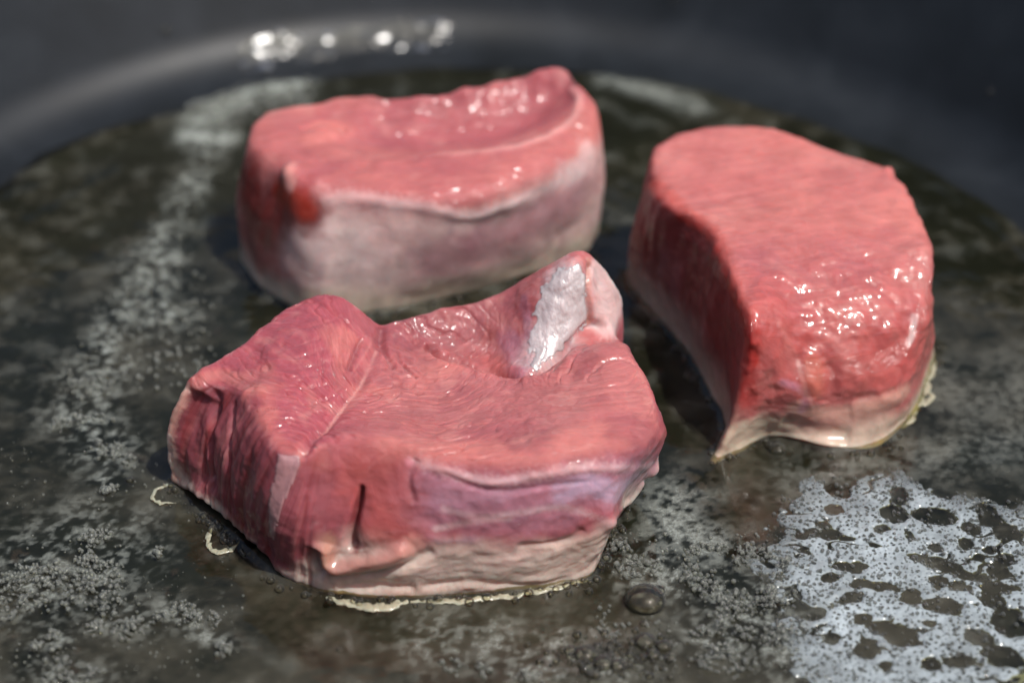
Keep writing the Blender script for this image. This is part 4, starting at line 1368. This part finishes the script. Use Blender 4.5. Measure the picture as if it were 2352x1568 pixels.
tk = thick.reshape(len(fy), len(fx))
for k in range(6500):
    i = rng.integers(len(fx)); j = rng.integers(len(fy))
    m = fmask[j, i]
    if m > 0.0:
        r = 0.012 + 0.022 * rng.random() ** 2
        C.append((fx[i], fy[j], fzz[j, i] + r * 0.2)); R.append(r)
        w = int(r / SF) + 2
        i0, i1, j0, j1 = max(i - w, 0), i + w + 1, max(j - w, 0), j + w + 1
        d = np.hypot(fx[i0:i1][None] - fx[i], fy[j0:j1][:, None] - fy[j])
        tk[j0:j1, i0:i1] *= 0.5 + 0.5 * sstep(0.45 * r, 0.85 * r, d)      # the clear window of a bubble
    elif m > -0.2 and rng.random() < 0.35:
        r = 0.012 + 0.03 * rng.random() ** 2
        C.append((fx[i], fy[j], OIL_Z + r * 0.3)); R.append(r)
thick = tk.ravel()
foam = mesh_obj('butter_foam', FG[used], inv.reshape(-1, 4), M_FOAM, attrs={'thick': thick[used]})
tag(foam, 'lacy sheet of white bubbly foam with dark holes at lower right', 'foam', kind='stuff')
# bubbles packed in the foam and floating in its holes
V, F = spheres(np.array(C), np.array(R), SPH_S)
tag(mesh_obj('foam_bubbles', V, F, M_FOAMBUB), 'tiny clear bubbles packed into the white foam', 'bubbles', kind='stuff')

# the larger bubbles one can pick out, at the front of the pan
BUB = [(1482, 1378, 0.30, 'largest dome-shaped oil bubble, right of the chop front corner'),
       (1512, 1352, 0.10, 'small oil bubble behind the largest dome bubble'),
       (1478, 1428, 0.06, 'tiny clear bubble in front of the largest dome bubble'),
       (1482, 1470, 0.16, 'oil bubble on the right end of the front bubble cluster'),
       (1525, 1480, 0.12, 'clear bubble at the right tip of the front bubble cluster'),
       (1500, 1500, 0.11, 'bubble in the right half of the front cluster, below its neighbours'),
       (1540, 1505, 0.09, 'small bubble at the lower right of the front cluster'),
       (1345, 1500, 0.17, 'wide oil bubble at the left end of the front bubble cluster'),
       (1385, 1520, 0.15, 'shiny oil bubble in the middle of the front bubble cluster'),
       (1420, 1525, 0.12, 'shiny bubble just right of the middle of the front cluster'),
       (1310, 1490, 0.10, 'leftmost small bubble of the front cluster'),
       (1365, 1545, 0.08, 'lowest bubble of the front cluster, near the picture edge'),
       (780, 1488, 0.05, 'lone bright droplet in front of the chop'),
       (298, 1098, 0.07, 'lone round droplet left of the chop, beside a froth knot'),
       (1785, 1030, 0.14, 'dark oil bubble under the front notch of the rounded piece')]
for px, py, r, lab in BUB:
    c = at(px, py, 0.1)
    v, f = SPH_L
    V = v * r
    V = V[:, :] * np.array([1, 1, 0.72]) + np.array([c[0], c[1], 0.06 + 0.1 * r])
    o = mesh_obj('oil_bubble', V, f, M_BUBBLE)
    tag(o, lab, 'bubble', 'large bubbles in the oil')
# a fringe of small bubbles along the foot of the chop and of the rounded piece
C, R = [], []
for p, n in ((p1, 400), (p2, 90), (p3, 260)):
    L = p.P.reshape(p.nv, p.nu, 3)[14 + 4]
    for k in range(n):
        i = rng.integers(len(L))
        o_ = L[i] - L.mean(0); o_[2] = 0; o_ /= np.linalg.norm(o_)
        r = 0.015 + 0.06 * rng.random() ** 2.2
        q = L[i] + o_ * (0.05 + abs(rng.normal(0, 0.09)))
        C.append((q[0], q[1], OIL_Z + 0.02 + r * 0.2)); R.append(r)
for k in range(260):                    # a patch of small sizzling bubbles at the bottom centre
    q = at(rng.normal(1400, 70), rng.normal(1510, 26), 0.08)
    r = 0.015 + 0.055 * rng.random() ** 2.5
    C.append((q[0], q[1], OIL_Z + r * 0.25)); R.append(r)
V, F = spheres(np.array(C), np.array(R), SPH_M)
tag(mesh_obj('edge_bubbles', V, F, M_BUBBLE), 'small sizzling bubbles along the feet of the meat and at the bottom centre', 'bubbles', kind='stuff')
print('tris', sum(len(o.data.polygons) * (2 if len(o.data.polygons) and o.data.polygons[0].loop_total == 4 else 1) for o in scene.objects if o.type == 'MESH'))
